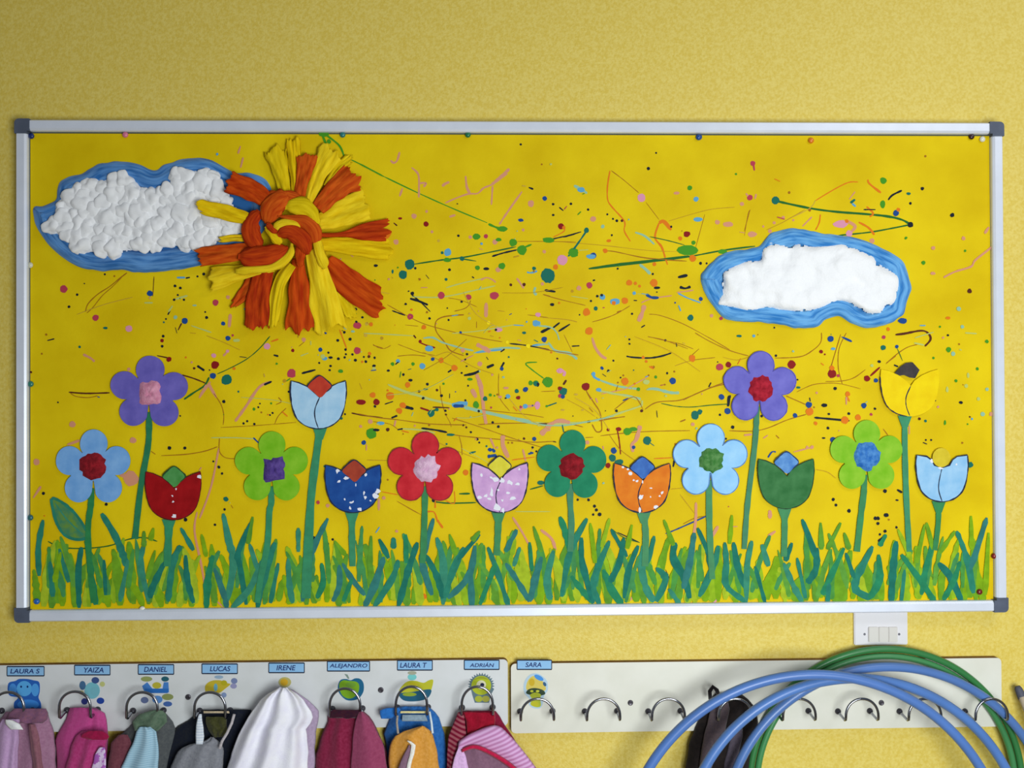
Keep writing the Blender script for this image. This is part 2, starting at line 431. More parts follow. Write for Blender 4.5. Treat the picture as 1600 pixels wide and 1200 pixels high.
dots(Ee, '205,30,40,q 150,90,20,o 85,165,58,t 40,232,14,p 345,268,20,p 433,245,26,m 290,293,13,u 498,335,12,k 540,342,24,s 122,405,15,k,1.2 445,375,9,k 408,468,32,o 485,438,18,t 350,490,7,k 765,222,26,o 815,228,15,o 850,252,12,o 970,225,32,o 995,265,18,k,1.6 960,150,10,k 1293,18,28,o 1357,62,10,k 645,380,34,s,1.2 635,392,18,o 728,372,28,o 430,625,33,o 1275,515,26,t 1360,358,17,b 805,310,15,s 788,482,10,k 765,695,9,k 1065,703,10,k 632,872,9,k 540,938,12,b 590,958,12,k 85,1048,42,g 195,1105,16,r 215,1130,32,t 190,1165,17,m 210,1172,17,b 402,1088,34,r 727,1045,30,o 1125,1042,27,b 1288,850,27,o 1520,925,28,m 1590,905,20,r 1530,1172,22,b 840,1108,14,g 985,1010,12,g 905,1055,20,h,1.3 880,845,13,o 905,878,12,o 55,695,24,b 10,490,18,q 5,560,20,s 0,1075,14,k 1080,975,9,k 1140,963,8,n 925,995,8,n 715,995,8,n 670,1055,8,n 1060,1072,8,n 1450,497,15,p 1530,520,16,m 165,855,9,e 445,5,28,s,1.4')
G = Z(40, 400, 5.333)
lines(G, '''n,2;845,140 780,190 700,255 600,320 520,400 500,465
n,1.4;800,180 720,260 640,330 560,430 510,475
e,1.2;1070,170 1060,335
h,3;990,390 1060,390
p,3.4;480,820 540,850 575,880
e,2.4;360,1135 500,1145 700,1140
n,1.6;370,1140 420,1170 520,1180 600,1165
s,3;1330,180 1260,180
k,2.6;1335,185 1370,178
k,2.6;1185,490 1205,455
h,4;1250,360 1350,330
h,3;1190,465 1225,415
e,2;1300,560 1270,620
h,1.6;1380,580 1550,635
u,1.2;1370,640 1420,645
u,1.4;1510,665 1600,700
e,2;1300,990 1400,1020 1500,1060
k,4.5;1430,915 1490,955
d,3;1530,1010 1490,1080 1400,1140 1320,1195
p,4;1540,1050 1450,1170
p,4;1520,1060 1590,1180
e,2;1095,830 1190,850
k,2;180,705 240,690''')
dots(G, '318,275,32,m 430,322,11,k 362,423,12,k 583,515,28,m 860,605,28,q 665,600,14,t,1.4 172,655,9,n 450,758,11,t 135,815,8,n 1035,313,25,b 1245,250,12,k 1290,267,12,k 1268,325,9,k 1238,365,11,k 1320,365,10,k 1325,540,26,b 1248,510,16,l 1147,668,12,k 1137,705,16,r 1138,752,12,k 1582,388,22,m 1510,513,12,k 1497,467,8,k 1580,908,32,r 1195,862,22,r 1560,1000,26,b 660,153,9,k 1485,150,13,k 1433,170,9,k 740,168,8,n 1170,525,8,k 1152,552,8,t 1405,935,11,e 1335,845,9,o 1570,830,18,q 860,945,15,p 1410,412,12,l,1.6 490,230,6,k 45,968,10,e')
H = Z(300, 440, 5.333)
lines(H, '''d,1.6;650,455 560,560 450,650 300,730 210,770
p,4.5;660,835 560,880 450,1040 360,1165
k,3.4;600,860 665,832
k,3;915,765 1030,735
n,1.6;180,930 240,1020 265,1110 260,1195
n,1.6;720,965 745,1000 700,1025
n,1.5;785,1055 720,1120 690,1185
p,5;320,270 310,380
o,2;1230,400 1290,560
e,2;1330,1095 1430,1115 1590,1135
h,2;905,620 970,595
k,3;680,612 720,622
h,1.8;0,370 160,425
u,1.2;120,450 250,500 400,570
p,4;120,860 60,970
p,3;260,620 310,570
n,1.4;1510,530 1590,555
h,1.4;1430,430 1590,435
o,2;660,500 720,480
n,1.2;890,540 940,500''')
dots(H, '197,175,26,m 122,300,13,k 260,350,18,b 300,472,22,b 370,490,20,h,1.4 625,540,28,q 190,697,32,r 290,818,44,t 830,768,38,m 840,575,14,r 1070,568,18,b 1365,230,12,k 1420,298,11,k 1375,365,32,m,1.1 1370,335,10,k 1270,422,12,k 1215,490,12,k 1317,480,13,k 1280,567,11,k 1375,575,30,m 1137,592,10,k 1283,605,9,k 1337,607,10,k 1272,632,10,k 1220,643,12,k 1362,655,13,k 1448,665,11,k 1155,633,14,k,1.3 1105,640,20,s,1.2 1155,703,11,k 1147,738,10,k 1060,678,9,k 1515,703,12,k 1515,725,14,h 1237,747,18,g,1.2 1522,635,10,k 1475,625,12,e 1480,600,14,o 1432,628,9,k 770,827,15,u 265,1000,14,k 387,917,9,t 517,1063,13,g 553,1047,9,k 578,1090,8,n 660,1015,9,g 672,1095,9,k 650,1112,8,k 460,1163,10,k 430,1182,10,k 520,1187,10,k 1505,945,22,o 1537,1005,26,r 1410,1005,30,r,1.3 1490,355,16,o 930,485,18,p 180,615,18,q 295,580,14,q 1090,625,20,h 350,725,13,o 805,918,9,k 1245,1140,12,t 1275,1105,9,k 1280,385,15,l 1340,415,13,l,1.3 300,130,16,p')
I = Z(560, 580, 5.333)
lines(I, '''n,1.8;0,355 150,385 330,405 600,440 900,448
n,1.8;1000,445 1200,435 1600,432
n,1.6;780,390 1000,460 1200,530 1350,580 1530,635
n,1.6;740,520 900,545 1200,570 1450,592 1600,585
h,4;245,110 400,175 600,235 780,275
l,5;880,300 1050,340 1250,385 1440,425
h,3.5;1440,425 1600,445
k,4;380,295 460,315
k,3;275,390 325,370
k,1.8;220,275 290,252
k,3;325,488 370,480
k,3;525,475 640,490 740,510
h,3;370,480 520,490 640,515
n,1.4;680,120 695,250 720,340
n,1.2;720,350 760,420 775,465
e,2;620,300 760,305
r,3;515,305 590,330
d,3;600,340 650,320
p,5;985,30 1025,130 1045,330 1065,440
p,6;945,150 975,205
p,3;1100,560 1135,640
p,7;1205,535 1205,620 1250,720
p,3;1370,650 1395,750
s,6;780,285 840,270 910,270
b,5;790,290 880,290
n,1.4;1030,320 1200,340 1400,360 1545,385
p,3.5;1340,330 1380,300 1480,285
n,1.2;1170,20 1175,210 1260,330
p,7;1520,530 1560,490 1600,480
n,1.4;840,540 860,620 865,700
o,1.6;1280,740 1470,715
u,1.4;70,740 250,745
o,1.4;195,1005 330,1030
p,3.5;170,1060 170,1160
d,3.5;840,1022 930,1020
d,2.6;615,1085 750,1100 980,1095
d,2.6;1430,985 1540,955
o,2.4;640,1140 640,1080
o,1.6;730,1080 800,1100 800,1000
n,1.4;400,1130 520,1195
t,2.5;925,685 980,670
b,4;1090,660 1130,650
b,4;1090,710 1150,700
b,3;1415,690 1460,680
k,3;880,35 960,20 1010,0
u,1.6;10,100 30,150
p,3;310,410 300,460
n,1.2;120,420 260,440 330,485
s,4;160,440 215,432
h,1.2;1310,1170 1600,1170''')
dots(I, '575,108,12,k 540,225,12,k 693,205,12,k 655,158,10,e 508,168,10,e 410,112,22,o 435,75,14,k,1.2 265,208,32,o 122,202,20,o 150,258,26,r 20,258,30,r,1.4 370,285,26,o 340,330,25,o 607,352,29,t 655,320,15,t 725,330,11,k 730,362,9,e 980,280,28,g,0.9 1055,230,20,t 1098,198,12,g 1003,333,11,k 892,243,9,k 1247,210,18,s 1330,222,16,r,1.2 1318,165,15,t 1390,155,20,b 1435,100,18,g 1482,105,22,t 1575,95,36,g 1390,292,20,s 1493,285,28,q,0.8 1570,292,10,g 1353,298,12,m 1120,427,11,k 1167,462,12,k 875,450,9,e 900,468,9,e 938,508,10,k 990,567,12,k 1008,595,9,k 1380,562,11,e 1467,565,18,b 1452,635,10,k 1483,668,9,k 1440,680,10,b 110,520,45,g 150,490,18,k,1.5 245,487,16,e 45,595,20,b 100,420,20,p 185,435,22,s,1.4 1095,655,16,b 1130,665,14,b 1090,710,16,b 1140,705,14,b 1068,625,9,t 895,845,24,o 1520,930,24,t,1.3 470,455,9,p 770,530,20,t,1.7 735,607,9,t 1250,597,8,n 1282,597,8,n 245,905,8,n 1180,215,14,p,1.3 590,450,9,n 930,68,17,g,1.4 710,105,10,g 20,460,13,p 1230,140,16,p,1.5 625,1075,15,k 1160,195,9,n')
J = Z(840, 560, 5.333)
lines(J, '''n,2.2;405,270 470,370 520,450 535,560 530,605 490,610 455,550
h,3.4;0,560 200,545 400,530 520,510 700,450 850,400 870,380 870,350
h,3;860,350 760,320 600,285 520,270
e,3;80,545 0,548
e,3;410,530 440,525
n,2.4;510,520 620,500 730,485
p,6;50,605 110,550 180,520 270,535
n,1.8;275,545 380,572
n,1.8;895,425 960,380 1030,360 1180,350 1290,310 1440,245 1560,200
d,1.6;1030,375 1160,400 1290,405 1440,390 1600,380
n,1.6;525,645 700,625 950,608 1270,602
p,6;855,560 840,620 820,680 790,715 795,780
r,1.8;665,600 680,680 692,800
n,1.2;600,640 690,760 810,850
u,1.2;240,340 370,410 480,485
p,2;485,330 500,370
o,1.5;970,835 1120,828
n,1.4;0,700 150,690
n,1.4;400,660 465,657
k,3.4;1140,850 1130,905
k,4;1595,310 1590,400
p,2;545,730 550,760
t,2;75,400 160,370
e,3;240,180 215,220
k,2;1415,700 1430,720
n,1.2;490,490 500,500
u,1;1110,1090 1210,1080
n,1.2;1430,240 1480,235''')
dots(J, '402,235,33,r 215,278,31,t 185,250,17,r 185,315,14,m 210,320,17,b 85,200,42,g 728,192,30,o 1127,187,28,b 535,80,13,b 590,104,12,k 868,437,13,e 658,437,12,k 588,595,13,r 675,590,20,r,1.2 750,610,34,g,1.1 800,590,24,g,1.4 915,685,34,t 800,740,16,b 635,768,26,b 625,830,30,t 680,865,30,t,1.2 587,893,23,r 1310,480,28,t 1350,450,20,t 1293,548,15,p 1532,322,23,b 1580,438,24,b 1520,470,10,k 985,155,12,g 905,195,22,h,1.2 840,257,16,g 465,130,18,s 510,262,20,s,1.3 1520,72,28,m 1590,50,20,r 415,700,18,p 195,105,20,q 725,430,0.1,k 1080,125,9,k 1140,110,8,n 1290,8,22,o 75,398,9,g 335,1178,10,k 425,1180,12,k 1150,715,10,n 1570,670,9,k 5,215,12,k 210,430,11,w,1.5 375,430,9,w,1.5 320,300,12,w,1.5')
K = Z(1000, 520, 4)
lines(K, '''n,1.6;345,0 430,50 560,110 680,145
n,1.8;845,158 1000,150 1080,110 1130,60 1135,0
n,1.6;1255,10 1210,160 1190,230
n,1.4;1290,0 1245,100 1240,220 1265,320
r,3;1500,215 1440,270
n,1.6;1540,190 1600,145
n,1.2;980,370 1080,325 1180,315 1260,320 1380,350
n,1.4;1160,305 1270,300 1340,280 1410,230
n,2;915,395 960,415 1040,450
n,1.8;560,612 700,615 800,595 920,545 1040,510
k,3;1090,530 1200,540 1310,550
k,2;1060,405 1065,430
k,3;565,390 548,460
o,2.4;1285,380 1310,430
p,2.4;1290,400 1290,450
p,2;770,660 800,640
n,2;850,640 870,660
p,2;960,745 1080,715
n,1.3;50,25 150,45 300,100
n,1.2;330,170 470,155
b,3;1260,25 1325,55
l,2;40,355 100,355 170,370 240,375
n,2;1520,600 1550,640
u,1.4;1100,855 1170,870 1225,910
p,2.4;650,640 700,635
n,1.4;320,145 370,100
b,2.5;800,780 825,745 850,745
p,3.4;350,1140 350,1060
n,1.4;270,1195 340,1160 410,1145
u,1.2;250,1010 350,1140''')
dots(K, '1200,255,28,r 1420,285,20,r 1475,297,15,b 1238,268,10,m 948,198,26,r 497,213,21,m 553,198,18,r 325,157,20,o 205,300,20,b 510,402,17,b 548,490,19,b 345,515,25,t,0.9 375,493,15,t 45,673,26,t 970,517,15,b 1055,450,20,b 1060,492,26,o 1280,545,25,o 1363,528,20,o 1098,566,12,o 1400,455,17,b 1153,453,15,k,1.3 1220,348,11,k 1182,508,7,k 1305,505,9,k 1175,595,9,k 580,590,11,k 850,143,8,k 1192,38,20,b 1132,118,12,r 1155,135,6,r 1208,100,12,s,1.3 1520,93,16,t 1523,28,12,m 1495,180,10,k,1.2 1208,1042,10,k 1225,1077,9,k 1307,1113,12,k 1543,1140,12,k 1488,1160,12,k 1532,990,12,k 813,1140,18,p,0.8 1148,658,8,k,1.4 1450,205,10,h 1298,382,16,o 990,342,10,t,1.3 330,572,12,p 1075,715,12,p 1045,715,9,p 620,20,12,t,1.4 712,20,10,s 1445,510,9,m 985,293,6,k 1105,375,8,p 1205,668,18,b')
N_ = Z(1380, 330, 4.445)
lines(N_, '''p,3;420,460 500,420 610,385 640,340 740,260 790,205
p,4;705,155 735,110
e,3;85,858 150,850 260,830 310,845 330,890 290,938
n,1.6;20,1060 100,990 170,945 240,925
h,2.4;215,915 285,930
h,2.6;570,845 650,850
k,3;75,1068 105,1080
d,1.2;95,945 135,1040
h,2;220,880 350,840''')
dots(N_, '480,27,15,k 600,555,16,e 558,188,14,p 348,255,14,p 280,358,14,g 345,432,14,p,1.3 135,762,26,b,1.2 450,742,14,o,1.3 525,678,16,l 550,803,13,l 395,803,8,g 450,862,8,k 720,905,13,g 455,962,18,g 487,990,15,l 655,1095,11,g 590,1140,13,h,0.7 505,1178,10,g 88,17,18,b 35,820,13,o 5,945,14,t 95,940,13,b 570,275,9,g 160,185,9,g 350,1020,9,g')
O_ = Z(1260, 530, 4.444)
dots(O_, '785,553,10,e 828,568,10,t 830,700,7,k 867,700,7,k 1073,440,12,k,1.2 1135,540,6,e 1120,590,6,g 1225,520,16,l 1255,348,12,l 1283,520,14,p 963,580,12,g,0.7 978,350,14,h,0.7 1110,325,13,h 1040,290,10,g 1140,873,20,t 895,427,6,k 545,1055,12,k 630,1118,8,k,1.4 188,1110,9,k 205,1150,8,k 297,1190,10,k 775,400,0.1,k 1083,720,7,n 915,470,9,p 1195,415,13,h 155,520,8,k')
lines(O_, 'k,3.2;630,1045 665,1065\np,2;715,600 715,660')
W1 = Z(0, 0, 1)
lines(W1, '''g,3.4;502,207 509,224 512,232
g,3;505,208 522,220 532,230 538,245
g,2;538,245 560,255 600,276
g,7;500,208 512,208
d,2;75,846 95,855 130,857 170,853 200,843 225,840 246,846
p,3;342,700 330,760 312,810
p,3.4;308,800 304,830 314,880 320,915
p,2.6;328,930 345,945 356,955
p,3.4;801,808 815,830 826,850
p,5;845,828 862,842 868,860
p,3;64,760 52,778
p,2.4;372,240 376,228
p,3;376,262 380,246
p,4;425,268 436,278
n,1.6;960,640 990,620 1005,640
d,1.6;955,826 975,840 1000,848
k,2;965,832 998,847
b,2;1040,834 1060,826 1105,806
p,4;1078,862 1085,830 1088,800
p,5;1112,840 1122,822
p,4;1200,838 1212,830
e,1.2;1040,890 1055,925 1062,945 1100,946 1130,945
p,5;982,938 996,928
k,4;1372,846 1384,838
p,3;150,735 165,745
p,6;186,740 205,748
p,4;105,695 125,688
h,2;330,684 370,684 400,686
b,2.4;396,684 404,692
n,1.5;343,685 343,705 352,715 368,717
n,1.6;340,698 320,705 290,710 252,712
n,1.5;236,705 243,710
n,1.4;228,670 232,700
o,3.4;683,812 692,825
o,2;665,800 678,800 683,812
n,1.3;620,783 650,800
n,1.2;345,668 400,665 463,660
p,1.5;720,565 740,555
l,2;820,660 880,665 960,650''')
dots(W1, '506,209,6.5,g,1.3 514,221,3.5,g 1203,800,3,p 1180,690,2,k 205,748,12,p 208,688,5,p 113,663,5,p 57,722,5,p 352,815,2,k 350,806,2,k 351,796,2,k 347,740,2,k 342,730,2.5,k 353,780,4,t 336,820,2,k 290,812,3,k 166,788,2.5,k 68,771,2.5,k 265,700,3,k 289,700,2.5,k 490,840,2.5,k 510,839,2,k 512,850,2.5,k 520,843,2,k 663,932,4,o 752,914,5,t 927,804,2,k 932,797,2.5,k 937,804,3,k 929,791,2.5,k 1368,810,3,k 1384,805,3,k 1372,818,2.5,k 1383,830,2.5,k 1401,824,2,k 1389,812,1.5,n 1375,835,2,k 1380,845,2,k 1139,925,4,o 1116,936,5,q 908,888,2.5,k 815,905,2.5,k 1300,575,4,o 1060,700,2,k 285,920,2,k 292,925,2.5,k 298,930,2.5,k 275,934,1.8,k 338,930,2,k 512,790,3,p 600,778,3,p 620,830,2.4,p 497,785,3,m')
# finer random specks, densest across the middle of the sheet
cols = 'kkkknppotgbsmwulh'
for i in range(250):
    for _ in range(20):
        x = rnd.uniform(60, 1540); y = rnd.gauss(545, 120)
        if 230 < y < 840 and rnd.random() < math.exp(-((x-790)/430)**2)+.12: break
    c = rnd.choice(cols)
    if rnd.random() < .6: flat(spl, blob(x, y, rnd.uniform(.7, 2.1), 7, .2, seed=i), yo(), PM[c])
    else:
        a = rnd.gauss(0, .9); l = rnd.uniform(3, 13)
        stroke(spl, [(x, y), (x+math.cos(a)*l, y+math.sin(a)*l)], rnd.uniform(.9, 1.9), yo(), PM[c])
for i in range(16):
    x = rnd.gauss(790, 260); y = rnd.gauss(560, 80); x = min(max(x, 120), 1400); a = rnd.gauss(.12, .35); l = rnd.uniform(30, 120); k = rnd.uniform(-10, 10)
    stroke(spl, [(x, y), (x+math.cos(a)*l/2-math.sin(a)*k, y+math.sin(a)*l/2+math.cos(a)*k), (x+math.cos(a)*l, y+math.sin(a)*l)], rnd.uniform(.7, 1.0), yo(), PM[rnd.choice('uuhhww')])
tag(spl.build('paint_splatter', board), 'flicked drops and trails of blue, green, red, pink and orange paint', None, kind='stuff')

# ------------------------------------------------------------------ painted grass
gr = MB()
def gm(rgb): return mat(rgb, 0.75, var=.16, scale=90, detail=6, spec=.12, name='grass_paint')
LIME = [gm(c) for c in ((128, 170, 22), (112, 163, 34), (146, 182, 34), (96, 152, 46), (168, 190, 40))]
TEAL = [gm(c) for c in ((44, 128, 106), (32, 116, 100), (58, 138, 112), (40, 132, 92), (52, 122, 116))]
yg = [YP-.0014]
def gy(): yg[0] -= 1.6e-6; return yg[0]
YB = 951
for i in range(150):
    x = 58 + (1545-58)*(i+rnd.random())/150; dense = x < 380
    h = rnd.uniform(35, 100)*(1.08 if dense else 1); lean = rnd.uniform(-26, 26); yb = YB - (x-60)*.006 - rnd.uniform(0, 10)
    stroke(gr, [(x, yb), (x+lean*.35, yb-h*.55), (x+lean, yb-h)], [rnd.uniform(8, 12), rnd.uniform(11, 16), rnd.uniform(4, 8)], gy(), rnd.choice(LIME), wob=.5, seed=i)
MID = [gm(c) for c in ((78, 150, 66), (70, 144, 84), (96, 158, 60))]
for i in range(70):
    x = 60 + (1540-60)*(i+rnd.random())/70; h = rnd.uniform(40, 92); lean = rnd.uniform(-30, 30); yb = YB - (x-60)*.006 - rnd.uniform(2, 40)
    stroke(gr, [(x, yb), (x+lean*.4, yb-h*.5), (x+lean, yb-h)], [rnd.uniform(5, 8), rnd.uniform(7, 10), rnd.uniform(3, 6)], gy(), rnd.choice(MID), wob=.5, seed=i+.5)
def teal(z, s):
    for i, e in enumerate(s.split()):
        pts = z([tuple(map(float, q.split(','))) for q in e.split('/')])
        wd = rnd.uniform(8, 10.5); stroke(gr, pts, [wd*.72]+[wd*1.12]*(len(pts)-2)+[wd*.9], gy(), rnd.choice(TEAL), wob=.45, seed=i*1.3)
teal(Z(20, 780, 4), '190,130/160,300/165,480 232,390/250,610 290,310/350,520 430,300/410,450/415,680 480,380/490,480/520,660 555,90/640,230/690,350/710,420 830,260/800,400/850,640 950,390/870,560/860,620 720,380/670,640 1050,290/1000,400/970,640 1050,180/1130,320 1080,350/1090,500/1130,650 1250,350/1220,500/1210,680 1315,90/1350,260/1380,400/1340,640 1500,130/1410,330/1420,420/1460,660 1260,430/1320,600/1340,690 1590,250/1560,500/1530,680 1480,280/1530,440 1570,370/1480,560/1370,680 570,380/580,600')
teal(Z(400, 780, 4), '120,270/60,450/10,640 140,400/90,650 200,370/210,540/230,650 265,180/265,330 450,120/360,300/330,400/290,640 410,400/420,520/380,620 520,410/520,540/480,640 540,400/600,500/680,600 600,500/545,640 800,360/740,540/680,670 890,380/850,500/740,670 770,250/830,370 860,240/860,310 935,220/940,400 1010,270/950,450/890,670 1110,120/1060,300/1040,400/1100,600 1130,240/1170,400/1170,660 1060,350/1130,480/1170,620 1300,300/1230,450/1180,620 1400,220/1260,380 1370,290/1330,480/1200,620 1340,430/1350,680 1450,300/1500,430/1580,670 1500,400/1400,660 1590,250/1560,330')
teal(Z(780, 780, 4), '110,190/50,320 130,300/90,420 40,400/100,490/190,640 190,270/205,450 265,360/230,480/190,640 340,320/300,500/320,630 380,110/430,250/450,330 550,120/480,250/430,380/390,610 450,480/510,560/590,650 515,240/520,400/590,650 690,260/620,420/590,550/630,660 650,440/700,560/770,660 780,240/750,400/690,520 700,190/800,360 870,290/810,440/780,620 910,280/890,420/920,560/970,640 970,230/930,400 980,430/1040,500/980,640 1100,270/1090,370/1160,500/1190,620 1220,210/1190,400/1150,560 1060,560/1130,660 1240,180/1310,350/1330,500 1370,290/1340,420/1250,610 1410,270/1420,400/1420,540/1540,640 1465,270/1490,420/1540,560 1580,260/1550,420/1545,650')
teal(Z(1180, 780, 3.81), '0,400/60,620 40,270/80,400 220,260/180,370 170,380/230,520/280,610 280,120/340,280/370,380 250,350/300,590 370,290/360,420/310,500 530,290/440,480/400,570 700,280/610,460/600,540/690,590 540,320/590,470 735,330/740,480/680,590 840,250/820,420/810,620 870,330/980,480/1070,610 890,420/870,610 1060,250/1010,440/990,570 1090,380/1160,460/1230,610 1220,370/1180,490/1120,600 1200,190/1260,350/1300,560 1380,110/1320,300/1280,420 440,500/430,620 780,210/740,280')
def limes(z, s):
    for i, e in enumerate(s.split()):
        pts = z([tuple(map(float, q.split(','))) for q in e.split('/')]); stroke(gr, pts, [5]+[9]*(len(pts)-1), gy(), rnd.choice(LIME[:4]), wob=.4, seed=i)
limes(Z(400, 780, 4), '720,230/710,480 490,260/560,350 1210,220/1250,350 1400,200/1350,260')
limes(Z(780, 780, 4), '215,170/265,330 570,150/600,400 830,160/800,310 1030,130/1090,290 1455,100/1440,280 690,120/640,300 100,250/80,350')
limes(Z(1180, 780, 3.81), '390,140/395,300 510,140/430,300 1010,150/960,380 850,180/930,360 1285,100/1290,300 1390,200/1370,570 1190,190/1100,320 530,200/560,300 1020,140/1060,300')
limes(Z(20, 780, 4), '820,200/820,300 880,180/860,260 1180,220/1210,360 1500,110/1470,280 300,330/260,520 890,320/840,500')
tag(gr.build('painted_grass', board), 'brushed tangle of teal and lime green grass blades', None, kind='stuff')

# painted leaf
lf = MB(); Lp = catmull([(81, 779), (97, 785), (116, 801), (131, 822), (136, 839), (120, 843), (101, 836), (89, 818), (83, 797)], 5, True)
flat(lf, Lp, YP-.0022, mat((64, 132, 96), .5, rgb2=(112, 150, 40), scale=60, sharp=(.4, .65), name='leaf_paint'))
stroke(lf, Lp+[Lp[0]], 4.5, YP-.0024, TEAL[0], wob=.4, sub=1); stroke(lf, [(86, 786), (105, 812), (130, 836)], 2, YP-.0024, TEAL[2])
lf.build('painted_leaf', board)

# ------------------------------------------------------------------ push pins
PINS = [(48, 212, (20, 45, 110), 'navy push pin in the top left corner of the yellow paper'), (195, 210, (220, 120, 150), 'pink push pin at the top edge above the left cloud'),
        (535, 210, (35, 120, 120), 'teal push pin at the top edge beside the green paint blot'), (731, 210, (25, 115, 75), 'green push pin at the top edge in the middle of the board'),
        (1092, 214, (25, 75, 150), 'blue push pin at the top edge above the right cloud'), (1268, 219, (225, 125, 30), 'orange push pin at the top edge, nearest the right cloud'),
        (1519, 213, (50, 20, 30), 'dark maroon push pin by the top right corner'), (1536, 217, (225, 225, 210), 'white push pin by the top right corner'),
        (46, 414, (215, 215, 195), 'white push pin at the left edge below the big cloud'), (47, 600, (45, 125, 110), 'teal push pin at the left edge level with the purple flower'),
        (47, 809, (45, 105, 110), 'teal push pin at the left edge just above the grass'), (57, 940, (30, 100, 185), 'blue push pin in the bottom left corner by the grass'),
        (222, 952, (240, 235, 225), 'white push pin at the bottom edge in the grass'), (1554, 869, (130, 25, 20), 'red push pin at the right edge beside the grass'),
        (1531, 925, (115, 25, 20), 'red push pin in the grass by the bottom right corner')]
for x, y, c, lab in PINS:
    mb = MB(); p = P(x, y, YP-.004)
    lathe(mb, (p.x, YP-.0012 if y < 700 else YP-.0024, p.z), [(.0012, 0), (.0046, .0004), (.0046, .0012), (.0039, .0026), (.0026, .0036), (.0012, .0041)], mat(c, .25, spec=.6, name='pin_plastic'))
    tag(mb.build('push_pin', smooth=True), lab, 'push pin', 'push pins holding the yellow paper')

# ------------------------------------------------------------------ paper flowers
YC = YP - .0030            # back of the glued cut-outs
OUT = mat((24, 34, 60), .7, name='black_marker'); GRN = [mat(c, .5, var=.15, scale=80, spec=.3, name='stem_paint') for c in ((42, 130, 74), (50, 138, 96), (38, 122, 82))]
WHITE = mat((232, 234, 245), .6, name='bare_paper_and_glare')  # unpainted paper, and the glare painted onto the lilac tulip
def stem(parent, pts, wd, m, calyx=None):
    mb = MB(); stroke(mb, pts, wd, YP-.0026, m, wob=.22, seed=pts[0][0], ends=False)
    if calyx:
        x, y, a = calyx; flat(mb, [(x-a, y-2), (x+a, y-2), (x+a*.75, y+6), (x+a*.42, y+16), (x-a*.42, y+16), (x-a*.75, y+6)], YP-.00275, m)
    mb.build('painted_stem', parent)
def flower(label, cx, cy, bb, rot, pc, pc2, cc, cc2, ctr, stp, sw=9.5, square=False, edge=None, squash=1.0):
    o = thing('paper_flower', tuple(P(cx, cy, YC)), label, 'paper flower', 'five petalled paper flowers on the board')
    lob = [(1.5, -31), (38, -6), (-37, -6), (24.5, 35), (-22.5, 35)]
    cr, sr = math.cos(rot), math.sin(rot); lob = [(a*cr-b*sr, a*sr+b*cr) for a, b in lob]; R = 21.8
    pts = []
    for k in range(180):
        t = 2*math.pi*k/180; dx, dy = math.cos(t), math.sin(t); best = 24
        for a, b in lob:
            p = a*dx+b*dy; q = a*a+b*b-p*p
            if q < R*R and p > 0: best = max(best, p+math.sqrt(R*R-q))
        best *= 1+.012*noise.noise(Vector((dx*3+cx, dy*3, 0)))
        pts.append((dx*best, dy*best))
    mx0, mx1 = min(p[0] for p in pts), max(p[0] for p in pts); my0, my1 = min(p[1] for p in pts), max(p[1] for p in pts)
    pts = [(bb[0]+(p[0]-mx0)/(mx1-mx0)*(bb[1]-bb[0]), bb[2]+(p[1]-my0)/(my1-my0)*(bb[3]-bb[2])) for p in pts]
    mp = mat(pc, .6, rgb2=pc2, scale=45, detail=8, bump=.15, bscale=120, sharp=(.32, .7), spec=.1, name='petal_paint')
    mb = MB(); card(mb, pts, YC, YC-.0011, mp, mat(tuple(int(v*.8) for v in pc), .7, name='petal_edge'))
    if edge: stroke(mb, pts+[pts[0]], 1.5, YC-.00116, mat(edge, .6, name='petal_rim'), sub=1, wob=.8)
    mb.build('petals', o)
    # crumpled tissue / painted centre: little lumps inside its outline
    mc = mat(cc, .85, rgb2=cc2, scale=130, bump=.5, bscale=400, sharp=(.35, .65), name='crumpled_tissue')
    x, y, r = ctr; mb = MB(); n = 26; rings = 7; vs = []; fs = []
    for i in range(rings+1):
        f = i/rings
        for k in range(n):
            t = 2*math.pi*k/n; rr = r
            if square: rr = r*.88/max(abs(math.cos(t+.1)), abs(math.sin(t+.1)), .78)
            rr *= 1+.19*noise.noise(Vector((math.cos(t)*3+x, math.sin(t)*3, 0)))*1.6
            h = .0058*(1-f**3.5)*(1+.55*noise.noise(Vector((math.cos(t)*f*4+x, math.sin(t)*f*4, 3))))
            px, py = x+math.cos(t)*rr*f*(1 if not square else .93), y+math.sin(t)*rr*f*squash
            vs.append(P(px, py, YC-.0012-h))
    for i in range(rings):
        for k in range(n): fs.append([i*n+k, i*n+(k+1) % n, (i+1)*n+(k+1) % n, (i+1)*n+k])
    mb.add(vs, fs, mc); mb.build('flower_centre', o, smooth=True)
    stem(o, [(stp[0][0]+(.5 if stp[0][0] < cx else -.5), bb[3]-22)]+[(stp[0][0], bb[3]+4)]+stp[1:], sw, GRN[int(cx) % 3])
DR = ((120, 8, 22), (158, 22, 36))
flower('sky blue paper flower with dark red centre at the far left beside the big leaf', 144, 730, (87.5, 203.5, 671, 785), 0, (108, 164, 226), (134, 184, 238), *DR, (145, 729, 21), [(142, 770), (138, 820), (139, 870), (147, 942)])
flower('tall purple paper flower with a pink tissue square, standing above the red tulip', 233, 612, (172.5, 293.5, 556, 666), 0.02, (98, 90, 178), (118, 108, 196), (206, 130, 160), (226, 160, 185), (234, 614, 20), [(233, 656), (231, 700), (220, 762), (211, 842)], square=True)
flower('lime green paper flower with purple centre between the red and pale blue tulips', 424, 730, (367, 481, 674, 782), 0, (112, 182, 22), (140, 198, 46), (72, 50, 128), (96, 74, 150), (428.5, 733, 20), [(424, 766), (421, 800), (418, 850), (407, 905), (402, 942)], square=True)
